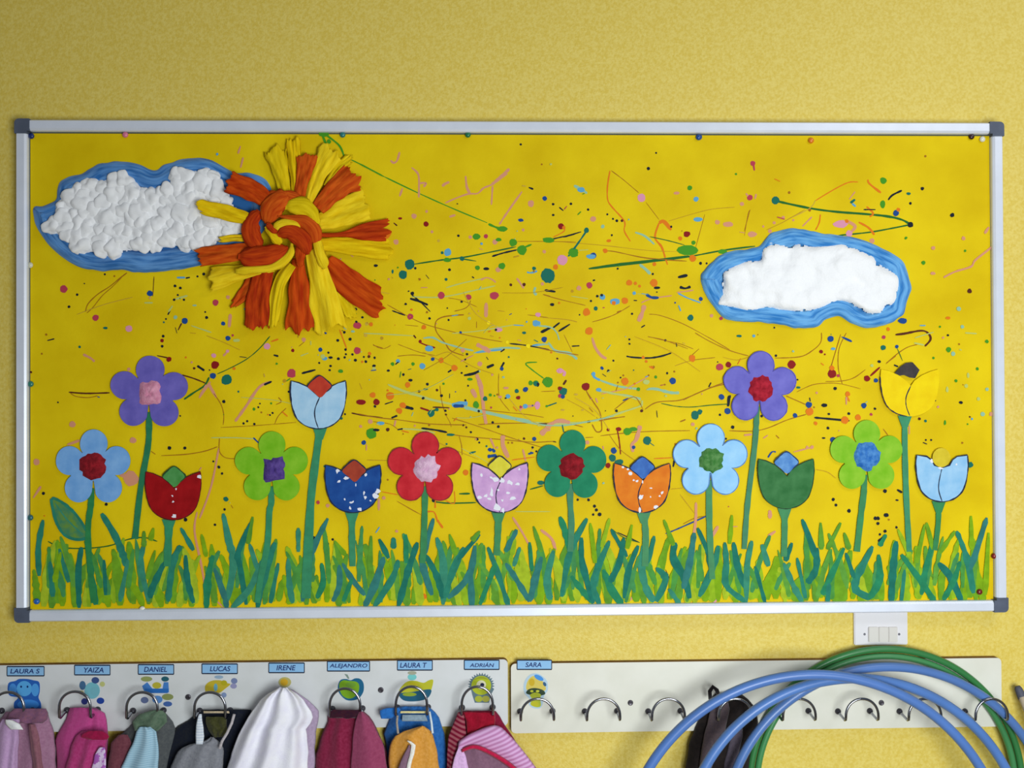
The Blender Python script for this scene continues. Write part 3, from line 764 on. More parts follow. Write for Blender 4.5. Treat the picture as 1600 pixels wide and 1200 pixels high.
flower('red paper flower with pale pink tissue centre, right of the dark blue tulip', 663, 728, (606.5, 721, 675, 782), 0, (192, 28, 42), (216, 50, 60), (214, 168, 202), (232, 196, 220), (666, 733, 20.5), [(664, 800), (662, 850), (660, 880)], edge=(150, 20, 30))
flower('dark green paper flower with dark red centre in the middle of the row', 893, 725, (839, 947.5, 672, 778), 0.03, (24, 124, 88), (38, 142, 102), *DR, (893.5, 728.5, 20), [(891, 770), (893, 820), (891, 862)])
flower('bright light blue paper flower with green centre left of the right-hand purple flower', 1110, 717, (1052, 1167.5, 662.5, 772.5), 0, (142, 200, 246), (164, 214, 250), (54, 118, 48), (96, 148, 84), (1111, 719.5, 19), [(1108, 761), (1109, 830), (1113, 905)], edge=(80, 130, 190))
flower('tall violet paper flower with deep red centre under the right-hand cloud', 1187, 603, (1131, 1244, 549, 657), 0.02, (102, 98, 190), (122, 118, 208), (150, 14, 36), (186, 34, 56), (1189, 607, 19), [(1182, 647), (1179, 700), (1168, 790), (1163, 858)], sw=8.5, edge=(80, 76, 170), squash=1.08)
flower('lime green paper flower with blue centre under the yellow tulip', 1353, 711, (1297.5, 1410, 656.5, 764), 0.0, (120, 186, 28), (150, 202, 54), (36, 104, 186), (86, 148, 214), (1354.5, 713, 20), [(1350, 752), (1346, 800), (1339, 862)], squash=1.15)

# ------------------------------------------------------------------ paper tulips
def tulip(label, xl, xr, yt, yb, c1, c2, bud, bud2, bctr, br, stp, sw, outline='full', flecks=(), u_notch=False, split=True, black=False, dcol=None):
    cx = (xl+xr)/2; hw = (xr-xl)/2; h = yb-yt
    o = thing('paper_tulip', tuple(P(cx, yb, YC)), label, 'paper tulip', 'cut out paper tulips on the board')
    side = [(-1, 0), (-1.03, .2), (-1.0, .4), (-.93, .6), (-.77, .8), (-.44, .945), (0, 1.0), (.44, .945), (.77, .8), (.93, .6), (1.0, .4), (1.03, .2), (1, 0)]
    side = catmull(side, 5)
    if u_notch: top = [(.6, .03), (.42, .1), (.3, .22), (0, .27), (-.3, .22), (-.42, .1), (-.6, .03)]
    else: top = [(.72, .05), (.42, .13), (.17, .24), (0.04, .35), (-.1, .26), (-.4, .12), (-.72, .04)]
    nrm = side + top; pts = [(cx+a*hw*.98, yt+b*h) for a, b in nrm]
    mp = mat(c1, .55, rgb2=c2, scale=50, detail=9, bump=.15, bscale=120, sharp=(.35, .68), spec=.12, name='tulip_paint')
    mb = MB(); card(mb, pts, YC, YC-.0011, mp, mat(tuple(int(v*.8) for v in c1), .7, name='tulip_edge'))
    yl = YC-.00116
    if outline == 'full': stroke(mb, pts+[pts[0]], 1.8, yl, OUT, sub=1, wob=1.0, seed=cx)
    elif outline == 'left': stroke(mb, [p for p in pts[4:30]], 1.5, yl, OUT, sub=1, wob=1.0)
    elif outline == 'dim': stroke(mb, pts+[pts[0]], 1.3, yl, mat(tuple(int(v*.55) for v in c1), .7, name='tulip_rim'), sub=1, wob=1)
    if split:
        s = (0.04, .35) if not u_notch else (0, .27)
        stroke(mb, [(cx+s[0]*hw, yt+s[1]*h), (cx-.12*hw, yt+.58*h), (cx-.12*hw, yt+.78*h), (cx+.0*hw, yt+.99*h)], 1.6, yl-.00002, OUT if dcol is None else mat(dcol, .6, name='split_line'), wob=.8)
    for i, (fx, fy, fr) in enumerate(flecks): flat(mb, blob(cx+fx*hw, yt+fy*h, fr, 7, .5, seed=i*1.9+cx, sx=1.0+.4*math.sin(i*2.1), sy=1-.3*math.sin(i)), yl-.00004-i*2e-6, WHITE)
    mb.build('tulip_cup', o)
    bx, by = bctr; mb = MB(); a = br
    if black: bp = [(bx-20, by+4), (bx-10, by-7), (bx-2, by-12), (bx+8, by-13), (bx+19, by-1), (bx+12, by+12), (bx+4, by+11), (bx-5, by+7), (bx-12, by+8)]
    elif u_notch: bp = [(bx+math.cos(t)*14, by+4+math.sin(t)*15) for t in [2*math.pi*k/20 for k in range(20)]]
    else: bp = catmull([(bx, by-a*.86), (bx+a*.6, by-a*.45), (bx+a*1.0, by+.02*a), (bx+a*.55, by+a*.5), (bx+a*.05, by+a*.95), (bx-a*.5, by+a*.5), (bx-a*1.0, by+.05*a), (bx-a*.6, by-a*.45)], 3, True)
    card(mb, bp, YC-.0012, YC-.0021, mat(bud, .6, rgb2=bud2, scale=70, sharp=(.35, .65), name='bud_paint'))
    if not black and not u_notch: stroke(mb, bp[-6:]+bp[:10], 1.8, YC-.00216, OUT if outline == 'full' else mat(tuple(int(v*.5) for v in bud), .7, name='bud_rim'), sub=1, wob=.8)
    mb.build('tulip_bud', o)
    stem(o, stp, sw, GRN[int(cx*3) % 3], calyx=(stp[0][0], yb+1, 11))
tulip('dark red paper tulip with a green bud, at the left under the tall purple flower', 227, 314, 737, 812.5, (146, 10, 16), (168, 18, 24), (62, 138, 62), (84, 156, 84), (272, 744), 18, [(264, 815), (263, 850), (261, 885)], 12, outline='dim', flecks=[(.94, .1, 3.6), (.02, .92, 3.4), (.1, .36, 2.2), (-.03, .5, 1.6), (0, .62, 1.2)], split=False)
tulip('tall pale blue paper tulip with a red bud, standing below the sun', 454, 541, 595, 670, (158, 202, 234), (180, 216, 242), (184, 44, 22), (202, 62, 34), (499.5, 603), 19, [(500, 672), (496, 700), (487, 770), (483, 830), (478, 935)], [15, 12, 12, 14, 15])
tulip('dark blue paper tulip with white gaps in its paint and a rust red bud', 508, 595, 726.5, 801, (18, 66, 142), (32, 84, 160), (154, 46, 22), (174, 62, 32), (553.5, 735), 19, [(550, 805), (550, 840), (551, 885)], 10, split=False,
      flecks=[(-.55, .13, 3), (-.25, .27, 3), (.45, .2, 3.4), (.88, .55, 4), (.8, .65, 3.6), (.4, .58, 3), (.45, .68, 2.2), (-.05, .78, 2.6), (-.1, .9, 3), (.25, .93, 3.4), (-.5, .35, 2.2), (.1, .42, 1.8), (-.3, .72, 1.4), (.62, .75, 1.6)])
tulip('lilac pink paper tulip with a yellow bud and white painted-in glare flecks', 737, 825, 723, 801, (198, 152, 208), (222, 178, 226), (212, 200, 22), (228, 218, 60), (781, 728), 18, [(779, 805), (778, 835), (776, 868)], 10,
      flecks=[(-.65, .25, 2.4), (-.15, .33, 4.6), (-.3, .3, 3), (.08, .36, 4), (.35, .4, 3), (-.28, .6, 5.6), (-.5, .66, 2.5), (-.38, .72, 3), (.1, .75, 3.2), (.45, .72, 4), (-.1, .9, 4.4), (.1, .96, 3), (-.72, .7, 3.6), (.62, .42, 2.4), (.7, .13, 2.4), (-.05, .55, 2), (.3, .6, 2)])  # white flecks here are glare put into the colour
tulip('orange paper tulip with a blue bud, right of the dark green flower', 959, 1047.5, 724, 801, (220, 112, 8), (234, 134, 24), (28, 84, 170), (56, 116, 196), (1004, 730), 19, [(1006, 804), (1009, 835), (1008, 885)], 10,
      flecks=[(-.68, .08, 2.4), (-.5, .12, 1.8), (-.3, .34, 2.4), (-.18, .36, 2), (-.42, .2, 2.4), (.02, .38, 2.2), (-.05, .68, 3), (-.0, .66, 1.6), (.3, .68, 1.8), (.7, .6, 2.6), (.5, .88, 2.6), (-.08, .95, 3.2), (.62, .66, 1.4), (.3, .5, 1.4)])
tulip('dark green paper tulip with a light blue bud, right of the bright blue flower', 1184.5, 1272, 717, 795, (40, 106, 52), (66, 128, 74), (46, 112, 190), (104, 160, 220), (1229, 722), 19, [(1226, 798), (1226, 830), (1225, 870)], 9.5, outline='dim', split=False)
tulip('tall yellow paper tulip with a ragged black bud near the right edge', 1376, 1467, 577, 650.5, (238, 204, 0), (246, 218, 8), (42, 38, 42), (66, 58, 60), (1418, 579), 19, [(1414, 652), (1414, 700), (1416, 770), (1421, 862)], 9, outline='left', black=True)
tulip('pale blue paper tulip with a round yellow bud, last of the row on the right', 1431.5, 1512.5, 711, 784, (138, 192, 234), (164, 208, 242), (206, 182, 20), (222, 200, 40), (1471, 711), 16, [(1467, 787), (1466, 820), (1461, 860)], 8, u_notch=True, flecks=[(-.4, .13, 3), (-.05, .28, 2.6), (.55, .2, 2)])

# ------------------------------------------------------------------ clouds
def inpoly(x, y, poly):
    c = False; j = len(poly)-1
    for i in range(len(poly)):
        xi, yi = poly[i]; xj, yj = poly[j]
        if (yi > y) != (yj > y) and x < (xj-xi)*(y-yi)/(yj-yi)+xi: c = not c
        j = i
    return c
def edist(x, y, poly):
    d = 1e9
    for i in range(len(poly)):
        ax, ay = poly[i-1]; bx, by = poly[i]; vx, vy = bx-ax, by-ay; t = max(0, min(1, ((x-ax)*vx+(y-ay)*vy)/(vx*vx+vy*vy+1e-9)))
        d = min(d, math.hypot(x-ax-vx*t, y-ay-vy*t))
    return d
def border(o, outer, wpx, hgt, c1, c2):
    pts = resample(catmull(outer, 6, True), 300, True); n = len(pts); rows = 14
    area2 = sum(pts[i-1][0]*pts[i][1]-pts[i][0]*pts[i-1][1] for i in range(n)); sg = 1 if area2 > 0 else -1
    nr = []
    for i in range(n):
        a = pts[(i-3) % n]; b = pts[(i+3) % n]; dx, dy = b[0]-a[0], b[1]-a[1]; l = math.hypot(dx, dy); nr.append((-dy/l*sg, dx/l*sg))
    vs = []; uv = []; fs = []
    for j in range(rows+1):
        f = j/rows
        for i in range(n):
            x, y = pts[i][0]+nr[i][0]*wpx*f, pts[i][1]+nr[i][1]*wpx*f
            tw = math.sin(i*.21+f*4.5)*.14 + noise.noise(Vector((i*.035, f*5, wpx)))*.38 + noise.noise(Vector((i*.12, f*13, 3)))*.16
            hh = hgt*(math.sin(math.pi*min(1, f*.93+.07))**.6)*(1+tw)
            if f == 0: hh = 0
            e = 1.6*noise.noise(Vector((i*.2, 0, 7))) if j == 0 else 0
            vs.append(P(x+e, y+e, YP-.0008-max(hh, .0002))); uv.append((i*3.2/50, f*wpx/5))
    for j in range(rows):
        for i in range(n): fs.append([j*n+i, j*n+(i+1) % n, (j+1)*n+(i+1) % n, (j+1)*n+i])
    m = mat(c1, .9, rgb2=c2, scale=1.0, coord='UV', detail=7, sharp=(.36, .6), bump=.7, bscale=1.3, spec=.1, sheen=.3, name='blue_wool_roving')
    mb = MB(); mb.add(vs, fs, m, uv); mb.build('wool_border', o, smooth=True)
    mb = MB(); inner = [(pts[i][0]+nr[i][0]*2.5, pts[i][1]+nr[i][1]*2.5) for i in range(0, n, 3)]
    card(mb, inner, YP-.0008, YP-.0018, mat(c1, .8, name='blue_card')); mb.build('backing_card', o)
m_cot = mat((248, 249, 252), 1.0, bump=.35, bscale=330, spec=.03, sheen=.35, name='white_cotton')
def cottonsheet(o, poly, hgt, step, lump, seed, base=.002):
    p = catmull(poly, 4, True); xs = [q[0] for q in p]; ys = [q[1] for q in p]; mb = MB(); idx = {}; vs = []; fs = []
    nx = int((max(xs)-min(xs))/step)+2; ny = int((max(ys)-min(ys))/step)+2
    for j in range(ny):
        for i in range(nx):
            x, y = min(xs)+i*step, min(ys)+j*step
            x += noise.noise(Vector((i*1.7, j*1.3, seed)))*step*.4; y += noise.noise(Vector((i*1.3, j*1.9, seed+5)))*step*.4
            if inpoly(x+5*noise.noise(Vector((x*.16, y*.16, seed))), y+5*noise.noise(Vector((x*.16, y*.16, seed+9))), p):
                d = edist(x, y, p); e = min(1, d/14); e = math.sqrt(1-(1-e)**2)
                v = Vector((x*.028, y*.028, seed)); l = noise.noise(v)*.8 + noise.noise(v*2.0)*.45 + noise.noise(v*5)*.10 + noise.noise(v*12)*.05
                idx[i, j] = len(vs); vs.append(P(x, y, YP-base-hgt*e*(1+lump*l)))
    for (i, j) in idx:
        q = [(i, j), (i+1, j), (i+1, j+1), (i, j+1)]
        if all(k in idx for k in q): fs.append([idx[k] for k in q])
    mb.add(vs, fs, m_cot); return mb.build('cotton_wool', o, smooth=True)
zL = Z(0, 170, 3.81); zR = Z(1060, 320, 4)
cl = thing('cotton_cloud', tuple(P(235, 340, YP)), 'big cotton ball cloud with a blue wool border, half behind the sun', 'cloud', 'cotton clouds on the board')
border(cl, zL([(200, 590), (255, 580), (330, 540), (350, 450), (400, 410), (500, 380), (600, 325), (740, 315), (840, 335), (920, 368), (1000, 325), (1120, 295), (1240, 300), (1330, 345), (1400, 380), (1500, 385), (1590, 430), (1625, 540), (1600, 680), (1500, 790), (1330, 880), (1160, 940), (1000, 965), (850, 975), (720, 960), (600, 965), (480, 945), (380, 890), (290, 810), (240, 740), (210, 680)]), 34, .0078, (42, 104, 172), (98, 152, 212))
_b = m_cot.node_tree.nodes['Principled BSDF']; _b.inputs['Subsurface Weight'].default_value = 0.0; _b.inputs['Subsurface Radius'].default_value = (1, 1, 1); _b.inputs['Subsurface Scale'].default_value = 0.016
cpoly = zL([(250, 690), (340, 640), (350, 560), (420, 480), (500, 425), (640, 415), (700, 375), (760, 400), (780, 440), (870, 480), (920, 465), (1000, 440), (1040, 375), (1150, 370), (1240, 370), (1300, 410), (1320, 480), (1420, 600), (1440, 730), (1300, 795), (1150, 825), (1000, 825), (900, 850), (760, 850), (640, 875), (500, 850), (400, 800), (330, 750), (270, 725)])
cottonsheet(cl, cpoly, .0105, 2.4, .35, 2.0)
# glued cotton balls
balls = []
protos = []
for s in range(6):
    bm = bmesh.new(); bmesh.ops.create_icosphere(bm, subdivisions=4, radius=1)
    for v in bm.verts:
        n_ = v.co.normalized(); d = noise.noise(n_*1.2+Vector((s*3, 0, 0)))*.42 + noise.noise(n_*2.6+Vector((s, 4, 0)))*.05 + noise.noise(n_*9+Vector((s, 9, 2)))*.025
        v.co = n_*(1+d)
    me = bpy.data.meshes.new('cotton_ball'); bm.to_mesh(me); bm.free(); me.materials.append(m_cot)
    me.polygons.foreach_set('use_smooth', [True]*len(me.polygons)); protos.append(me)
rb = random.Random(11); cps = catmull(cpoly, 3, True)
for _ in range(9000):
    if len(balls) >= 98: break
    x = rb.uniform(60, 380); y = rb.uniform(262, 404)
    if not (306 < x < 400 and 313 < y < 343) and inpoly(x, y, cps) and edist(x, y, cps) > 5.5 and all(math.hypot(x-a, y-b) > 13.2 for a, b in balls): balls.append((x, y))
for x, y in balls:
    o = bpy.data.objects.new('cotton_ball', rb.choice(protos)); COL.objects.link(o); o.parent = cl
    r = rb.uniform(.0098, .0158); yy = YP-.0070-rb.uniform(0, .003)
    o.location = P(x, y, yy)-Vector(cl['_o']); o.scale = (r*rb.uniform(.9, 1.2), r*.6, r*rb.uniform(.85, 1.1)); o.rotation_euler = (0, rb.uniform(0, 6), 0)
cr = thing('cotton_cloud', tuple(P(1257, 435, YP)), 'smooth white cotton wool cloud with a bright blue border, alone on the right', 'cloud', 'cotton clouds on the board')
border(cr, zR([(140, 460), (170, 400), (240, 330), (330, 290), (500, 262), (560, 190), (680, 150), (760, 150), (880, 175), (1000, 190), (1120, 210), (1250, 260), (1390, 340), (1430, 420), (1455, 520), (1430, 600), (1400, 690), (1310, 745), (1180, 770), (1080, 740), (1000, 695), (920, 720), (860, 765), (740, 770), (640, 750), (520, 735), (380, 730), (290, 710), (230, 650), (170, 560)]), 33, .0078, (48, 124, 198), (112, 178, 234))
cottonsheet(cr, zR([(245, 625), (262, 560), (280, 480), (272, 430), (320, 390), (430, 345), (510, 345), (525, 275), (600, 240), (700, 255), (760, 240), (850, 255), (1000, 238), (1060, 250), (1150, 285), (1220, 320), (1250, 365), (1330, 405), (1385, 460), (1378, 560), (1350, 620), (1290, 645), (1270, 682), (1190, 685), (1120, 645), (1020, 605), (900, 645), (780, 672), (640, 660), (560, 645), (430, 672), (330, 645)]), .013, 2.0, .55, 9.0)

# ------------------------------------------------------------------ crepe paper sun
sun = thing('crepe_paper_sun', tuple(P(445, 362, YP)), 'large sun of twisted orange and yellow crepe paper strips', 'sun decoration')
ORG = [mat(c, .85, rgb2=d, scale=1.0, coord='UV', detail=6, bump=.55, bscale=1.5, spec=.1, name='orange_crepe') for c, d in (((168, 42, 4), (216, 86, 16)), ((180, 56, 8), (220, 100, 24)), ((156, 34, 8), (206, 74, 14)))]
YEL = [mat(c, .85, rgb2=d, scale=1.0, coord='UV', detail=6, bump=.55, bscale=1.5, spec=.1, name='yellow_crepe') for c, d in (((214, 172, 0), (246, 212, 18)), ((224, 186, 6), (250, 220, 40)), ((208, 176, 0), (238, 208, 24)))]
zS = Z(280, 200, 3.636)
def ray(pts, wd, m, yb, yt, seed, rag=12, fold=.0034):
    q = resample(catmull([(p[0], p[1], w_) for p, w_ in zip(zS(pts), [a/3.636 for a in wd])], 8), 30); n = 18; vs = []; fs = []; uv = []
    for i, p in enumerate(q):
        a = q[max(i-1, 0)]; b = q[min(i+1, len(q)-1)]; dx, dy = b[0]-a[0], b[1]-a[1]; l = math.hypot(dx, dy) or 1; tx, ty = dx/l, dy/l
        v = i/(len(q)-1); y0 = yb+(yt-yb)*v
        for k in range(n+1):
            u = k/n*2-1; w2 = p[2]/2
            ext = (rag*noise.noise(Vector((u*2.2, seed, 0)))+rag*.5*noise.noise(Vector((u*7, seed, 2))) - rag*.35*u*u)*v**2
            side = 1+.10*noise.noise(Vector((v*4, seed, math.copysign(3, u))))*(abs(u) > .6)*2.2
            x = p[0]-ty*w2*u*side+tx*ext; y = p[1]+tx*w2*u*side+ty*ext
            cg = math.sin(u*3.6+seed+v*1.6)*.45 + noise.noise(Vector((u*1.9, v*2.4, seed)))*1.5 + noise.noise(Vector((u*5, v*3.2, seed+3)))*.45
            dep = y0 - fold*(1-u*u)*1.2 - fold*cg*(.5+.7*v)*(1-abs(u)**6)
            vs.append(P(x, y, min(dep, YP-.0015))); uv.append((u*w2/6, v*3.2+seed))
    for i in range(len(q)-1):
        for k in range(n): a = i*(n+1)+k; fs.append([a, a+1, a+n+2, a+n+1])
    mb = MB(); mb.add(vs, fs, m, uv); o = mb.build('ray', sun, smooth=True)
    md = o.modifiers.new('thickness', 'SOLIDIFY'); md.thickness = .0006; md.offset = 0
rays = [
 # yellow rays below
 ([(610, 400), (575, 250), (545, 115)], (60, 90, 135), YEL[2], -.026, -.021, 1.1), ([(665, 400), (655, 220), (645, 65)], (50, 60, 85), YEL[0], -.026, -.020, 2.2),
 ([(730, 440), (790, 270), (870, 125)], (60, 90, 150), YEL[1], -.028, -.022, 3.3), ([(830, 330), (900, 230), (975, 165)], (30, 50, 60), YEL[2], -.022, -.019, 3.9),
 ([(790, 540), (930, 480), (1075, 420)], (90, 150, 190), YEL[1], -.027, -.021, 4.4),
 ([(790, 660), (980, 670), (1195, 690)], (70, 110, 130), YEL[0], -.027, -.020, 5.5), ([(860, 800), (900, 930), (960, 1080)], (50, 90, 120), YEL[2], -.023, -.019, 6.1),
 ([(400, 520), (260, 480), (105, 440)], (65, 90, 75), YEL[0], -.036, -.043, 7.2), ([(430, 630), (330, 625), (225, 635)], (40, 40, 34), YEL[1], -.030, -.034, 8.8),
 # orange rays
 ([(520, 420), (400, 350), (270, 300)], (90, 120, 128), ORG[0], -.036, -.037, 9.3), ([(680, 410), (705, 270), (730, 145)], (52, 80, 118), ORG[1], -.032, -.026, 10.4),
 ([(790, 460), (890, 350), (995, 265)], (80, 130, 175), ORG[1], -.032, -.025, 11.5), ([(790, 610), (920, 605), (1050, 590), (1190, 580)], (24, 28, 90, 128), ORG[2], -.030, -.024, 12.2),
 ([(840, 750), (950, 860), (1110, 980), (1150, 1000)], (70, 150, 175, 160), ORG[0], -.029, -.024, 13.3),
 ([(460, 700), (300, 710), (105, 735)], (100, 100, 112), ORG[1], -.036, -.034, 14.1),
 ([(450, 830), (380, 930), (305, 1010)], (90, 80, 46), ORG[1], -.022, -.019, 15.7), ([(480, 800), (450, 980), (445, 1140)], (110, 135, 165), ORG[2], -.031, -.024, 16.2),
 ([(675, 740), (680, 900), (690, 1155)], (60, 110, 175), ORG[0], -.034, -.025, 17.9),
 # yellow rays on top
 ([(540, 790), (380, 815), (170, 870)], (50, 80, 140), YEL[1], -.034, -.028, 18.4), ([(640, 775), (565, 900), (535, 1125)], (60, 75, 55), YEL[2], -.036, -.027, 19.6),
 ([(760, 690), (800, 860), (860, 1150)], (80, 130, 190), YEL[1], -.036, -.026, 20.3)]
for r in rays: ray(*r)
def twist(pts, wd, m, y0, seed, thick=.006):
    q = resample(catmull([(p[0], p[1], w_) for p, w_ in zip(zS(pts), [a/3.636 for a in wd])], 8), 26); seg = 14; vs = []; fs = []; uv = []
    for i, p in enumerate(q):
        a = q[max(i-1, 0)]; b = q[min(i+1, len(q)-1)]; dx, dy = b[0]-a[0], b[1]-a[1]; l = math.hypot(dx, dy) or 1; nx, ny = -dy/l, dx/l; v = i/(len(q)-1)
        tp = min(1, math.sin(math.pi*min(max(v, .04), .96))*3.2)**.6
        for k in range(seg):
            t = 2*math.pi*k/seg; g = 1+.10*math.sin(2*t+v*9+seed)+.30*noise.noise(Vector((math.cos(t)*2, math.sin(t)*2+v*4, seed)))
            off = math.cos(t)*p[2]/2*g*tp; dep = y0-math.sin(math.pi*v)*.003-math.sin(t)*thick*.62*g*tp
            vs.append(P(p[0]+nx*off, p[1]+ny*off, dep)); uv.append((t*3, v*2.5+seed))
    for i in range(len(q)-1):
        for k in range(seg): fs.append([i*seg+k, i*seg+(k+1) % seg, (i+1)*seg+(k+1) % seg, (i+1)*seg+k])
    fs.append(list(range(seg))); fs.append([(len(q)-1)*seg+k for k in range(seg)])
    mb = MB(); mb.add(vs, fs, m, uv); mb.build('twisted_strip', sun, smooth=True)
twist([(500, 390), (620, 385), (700, 405)], (60, 60, 40), ORG[1], -.036, 1)
twist([(620, 385), (560, 420), (520, 470), (500, 545)], (90, 130, 120, 70), ORG[1], -.040, 2, .009)
twist([(455, 470), (410, 540), (415, 620), (460, 690)], (60, 90, 105, 90), ORG[2], -.038, 3, .008)
twist([(600, 450), (680, 445), (750, 480), (785, 560)], (60, 100, 85, 50), YEL[2], -.042, 4, .008)
twist([(560, 500), (640, 515), (720, 540), (765, 590), (775, 665)], (20, 40, 85, 100, 50), ORG[1], -.044, 5, .008)
twist([(335, 730), (430, 735), (530, 720), (620, 680)], (60, 120, 120, 50), ORG[2], -.044, 6, .010)
twist([(535, 575), (590, 545), (650, 550), (690, 575)], (40, 55, 50, 20), YEL[1], -.048, 7, .006)
twist([(490, 560), (520, 600), (560, 640), (570, 665)], (26, 40, 52, 24), YEL[0], -.046, 8)
twist([(500, 540), (530, 580), (560, 590)], (30, 34, 20), ORG[2], -.049, 12)
twist([(560, 610), (620, 590), (680, 620), (715, 670), (730, 720)], (50, 90, 95, 85, 40), ORG[2], -.050, 9, .009)
twist([(700, 650), (690, 710), (685, 790)], (80, 60, 44), ORG[0], -.047, 10)
twist([(640, 655), (635, 710), (590, 760), (520, 795), (420, 805), (320, 815)], (30, 44, 46, 40, 44, 50), YEL[1], -.047, 11, .006)
twist([(770, 590), (790, 680), (810, 740), (830, 800)], (30, 60, 60, 50), YEL[1], -.042, 13, .006)

# ------------------------------------------------------------------ hook rails
m_rail = mat((214, 217, 218), .42, rgb2=(224, 227, 230), scale=22, detail=7, spec=.45, name='cream_laminate')
m_edge = mat((120, 88, 48), .8, var=.2, scale=70, name='raw_board_edge')
YR = -.012
def rail_board(pxl, pxr, pyt, pyb, label, name='coat_rail', m_rail=m_rail):
    a = P(pxl, (pyt+pyb)/2, YR); b = P(pxr, (pyt+pyb)/2, YR); t = P((pxl+pxr)/2, pyt, YR); c = P((pxl+pxr)/2, pyb, YR)
    loX, hiX, loZ, hiZ = a.x, b.x, c.z, t.z; r = .007
    o = thing(name, ((loX+hiX)/2, 0, loZ), label, 'coat rail')
    pts = []
    for cx, cz, s in ((hiX-r, hiZ-r, 0), (loX+r, hiZ-r, 1), (loX+r, loZ+r, 2), (hiX-r, loZ+r, 3)):
        for k in range(6): an = math.pi/2*(s+k/5); pts.append((cx+math.cos(an)*r, cz+math.sin(an)*r))
    n = len(pts); mb = MB(); vs = [(x, YR, z) for x, z in pts]+[(x, -.0002, z) for x, z in pts]
    mb.add(vs, [list(range(n))], m_rail); mb.add(vs, [[i, (i+1) % n, (i+1) % n+n, i+n] for i in range(n)]+[list(range(n, 2*n))], m_edge)
    mb.build('rail_board', o); return o
railL = rail_board(-260, 793.5, 1036.5, 1141, 'long cream hook rail on the left, crowded with hanging clothes')
railR = rail_board(798.5, 1565, 1032.5, 1140.5, 'cream hook rail on the right with bare wire hooks and hoops', m_rail=mat((222, 221, 208), .42, rgb2=(230, 229, 218), scale=22, detail=7, spec=.45, name='warm_laminate'))
m_screw = mat((96, 92, 100), .35, metal=.7, name='screw_steel')
for x, y, rl in ((294, 1089, railL), (595, 1078, railL), (985, 1098, railR), (1377, 1098, railR)):
    mb = MB(); p = P(x, y, YR); lathe(mb, (p.x, YR, p.z), [(.0045, 0), (.0042, .0012), (.0028, .002), (.0012, .0018)], m_screw, 14); box(mb, (p.x-.003, YR-.0023, p.z-.0005), (p.x+.003, YR-.0015, p.z+.0005), mat((40, 38, 44), .6, name='screw_slot')); mb.build('screw', rl)
# wire hooks
m_chr = mat((150, 152, 162), .16, metal=1.0, name='chromed_wire'); YH = -.046
m_foot = mat((70, 68, 76), .4, metal=.5, name='hook_foot')
HK = [(27, 1110, 47, 38, 'chrome wire hook under the leftmost blue name card', 0), (129, 1109, 47, 38, 'chrome wire hook holding the magenta hoodie', 0), (232, 1110, 47, 38, 'chrome wire hook behind the ribbed grey-blue garment', 0), (336, 1110, 47, 38, 'chrome wire hook holding the dark jacket with the grey bag', 0),
      (443, 1110, 47, 38, 'chrome wire hook hidden under the white cloth', 0), (543, 1107, 47, 41, 'chrome wire hook above the maroon fleece', 0), (645, 1105, 48, 42, 'chrome wire hook holding the blue and orange bag', 0), (746, 1105, 48, 42, 'chrome wire hook above the pink striped coat', 0),
      (838, 1111, 51, 31, 'empty chrome wire hook below the mushroom sticker', 1), (939, 1111, 51, 31, 'empty chrome wire hook left of the single rail screw', 1), (1038, 1111, 51, 31, 'empty chrome wire hook left of the dark hanging jacket', 1), (1140, 1111, 51, 31, 'chrome wire hook under the dark hanging jacket', 1),
      (1238, 1111, 51, 31, 'empty chrome wire hook framed inside the blue hoops, left one', 1), (1334, 1111, 51, 31, 'empty chrome wire hook in the middle of the blue hoops', 1), (1430, 1111, 51, 31, 'chrome wire hook crossed by two blue hoops', 1), (1532, 1111, 51, 31, 'chrome wire hook at the right rail end holding a blue and a green hoop', 1)]
for x, y, wd, ht, lab, bare in HK:
    hx = wd/2/1000; pc = P(x, y, YR); ht = ht/1000*.97; pts = []
    o = thing('wire_hook', (pc.x, YR, pc.z), lab, 'coat hook', 'wire hooks along the two rails')
    dp = YH if bare else -.040
    for s in (-1, 1):
        mb = MB(); lathe(mb, (pc.x+s*hx, YR, pc.z), [(.0048, 0), (.0048, .0016), (.0036, .0042), (.0026, .006)], m_foot, 14); mb.build('mounting_foot', o, smooth=True)
    leg = [(-hx, YR-.002, 0), (-hx, YR-.01, -.0015), (-hx, dp+.004, -.004), (-hx, dp+.0006, -.002)]
    up = .012 if not bare else .002
    arc = [(-math.cos(a)*hx, dp, up+(ht-up)*math.sin(a)**.9) for a in [math.pi*k/22 for k in range(23)]]
    full = leg+arc+[(-a, b, c) for a, b, c in leg[::-1]]
    mb = MB(); tube(mb, [(pc.x+a, b, pc.z+c) for a, b, c in full], .0021, m_chr, 10); mb.build('wire_loop', o, smooth=True)

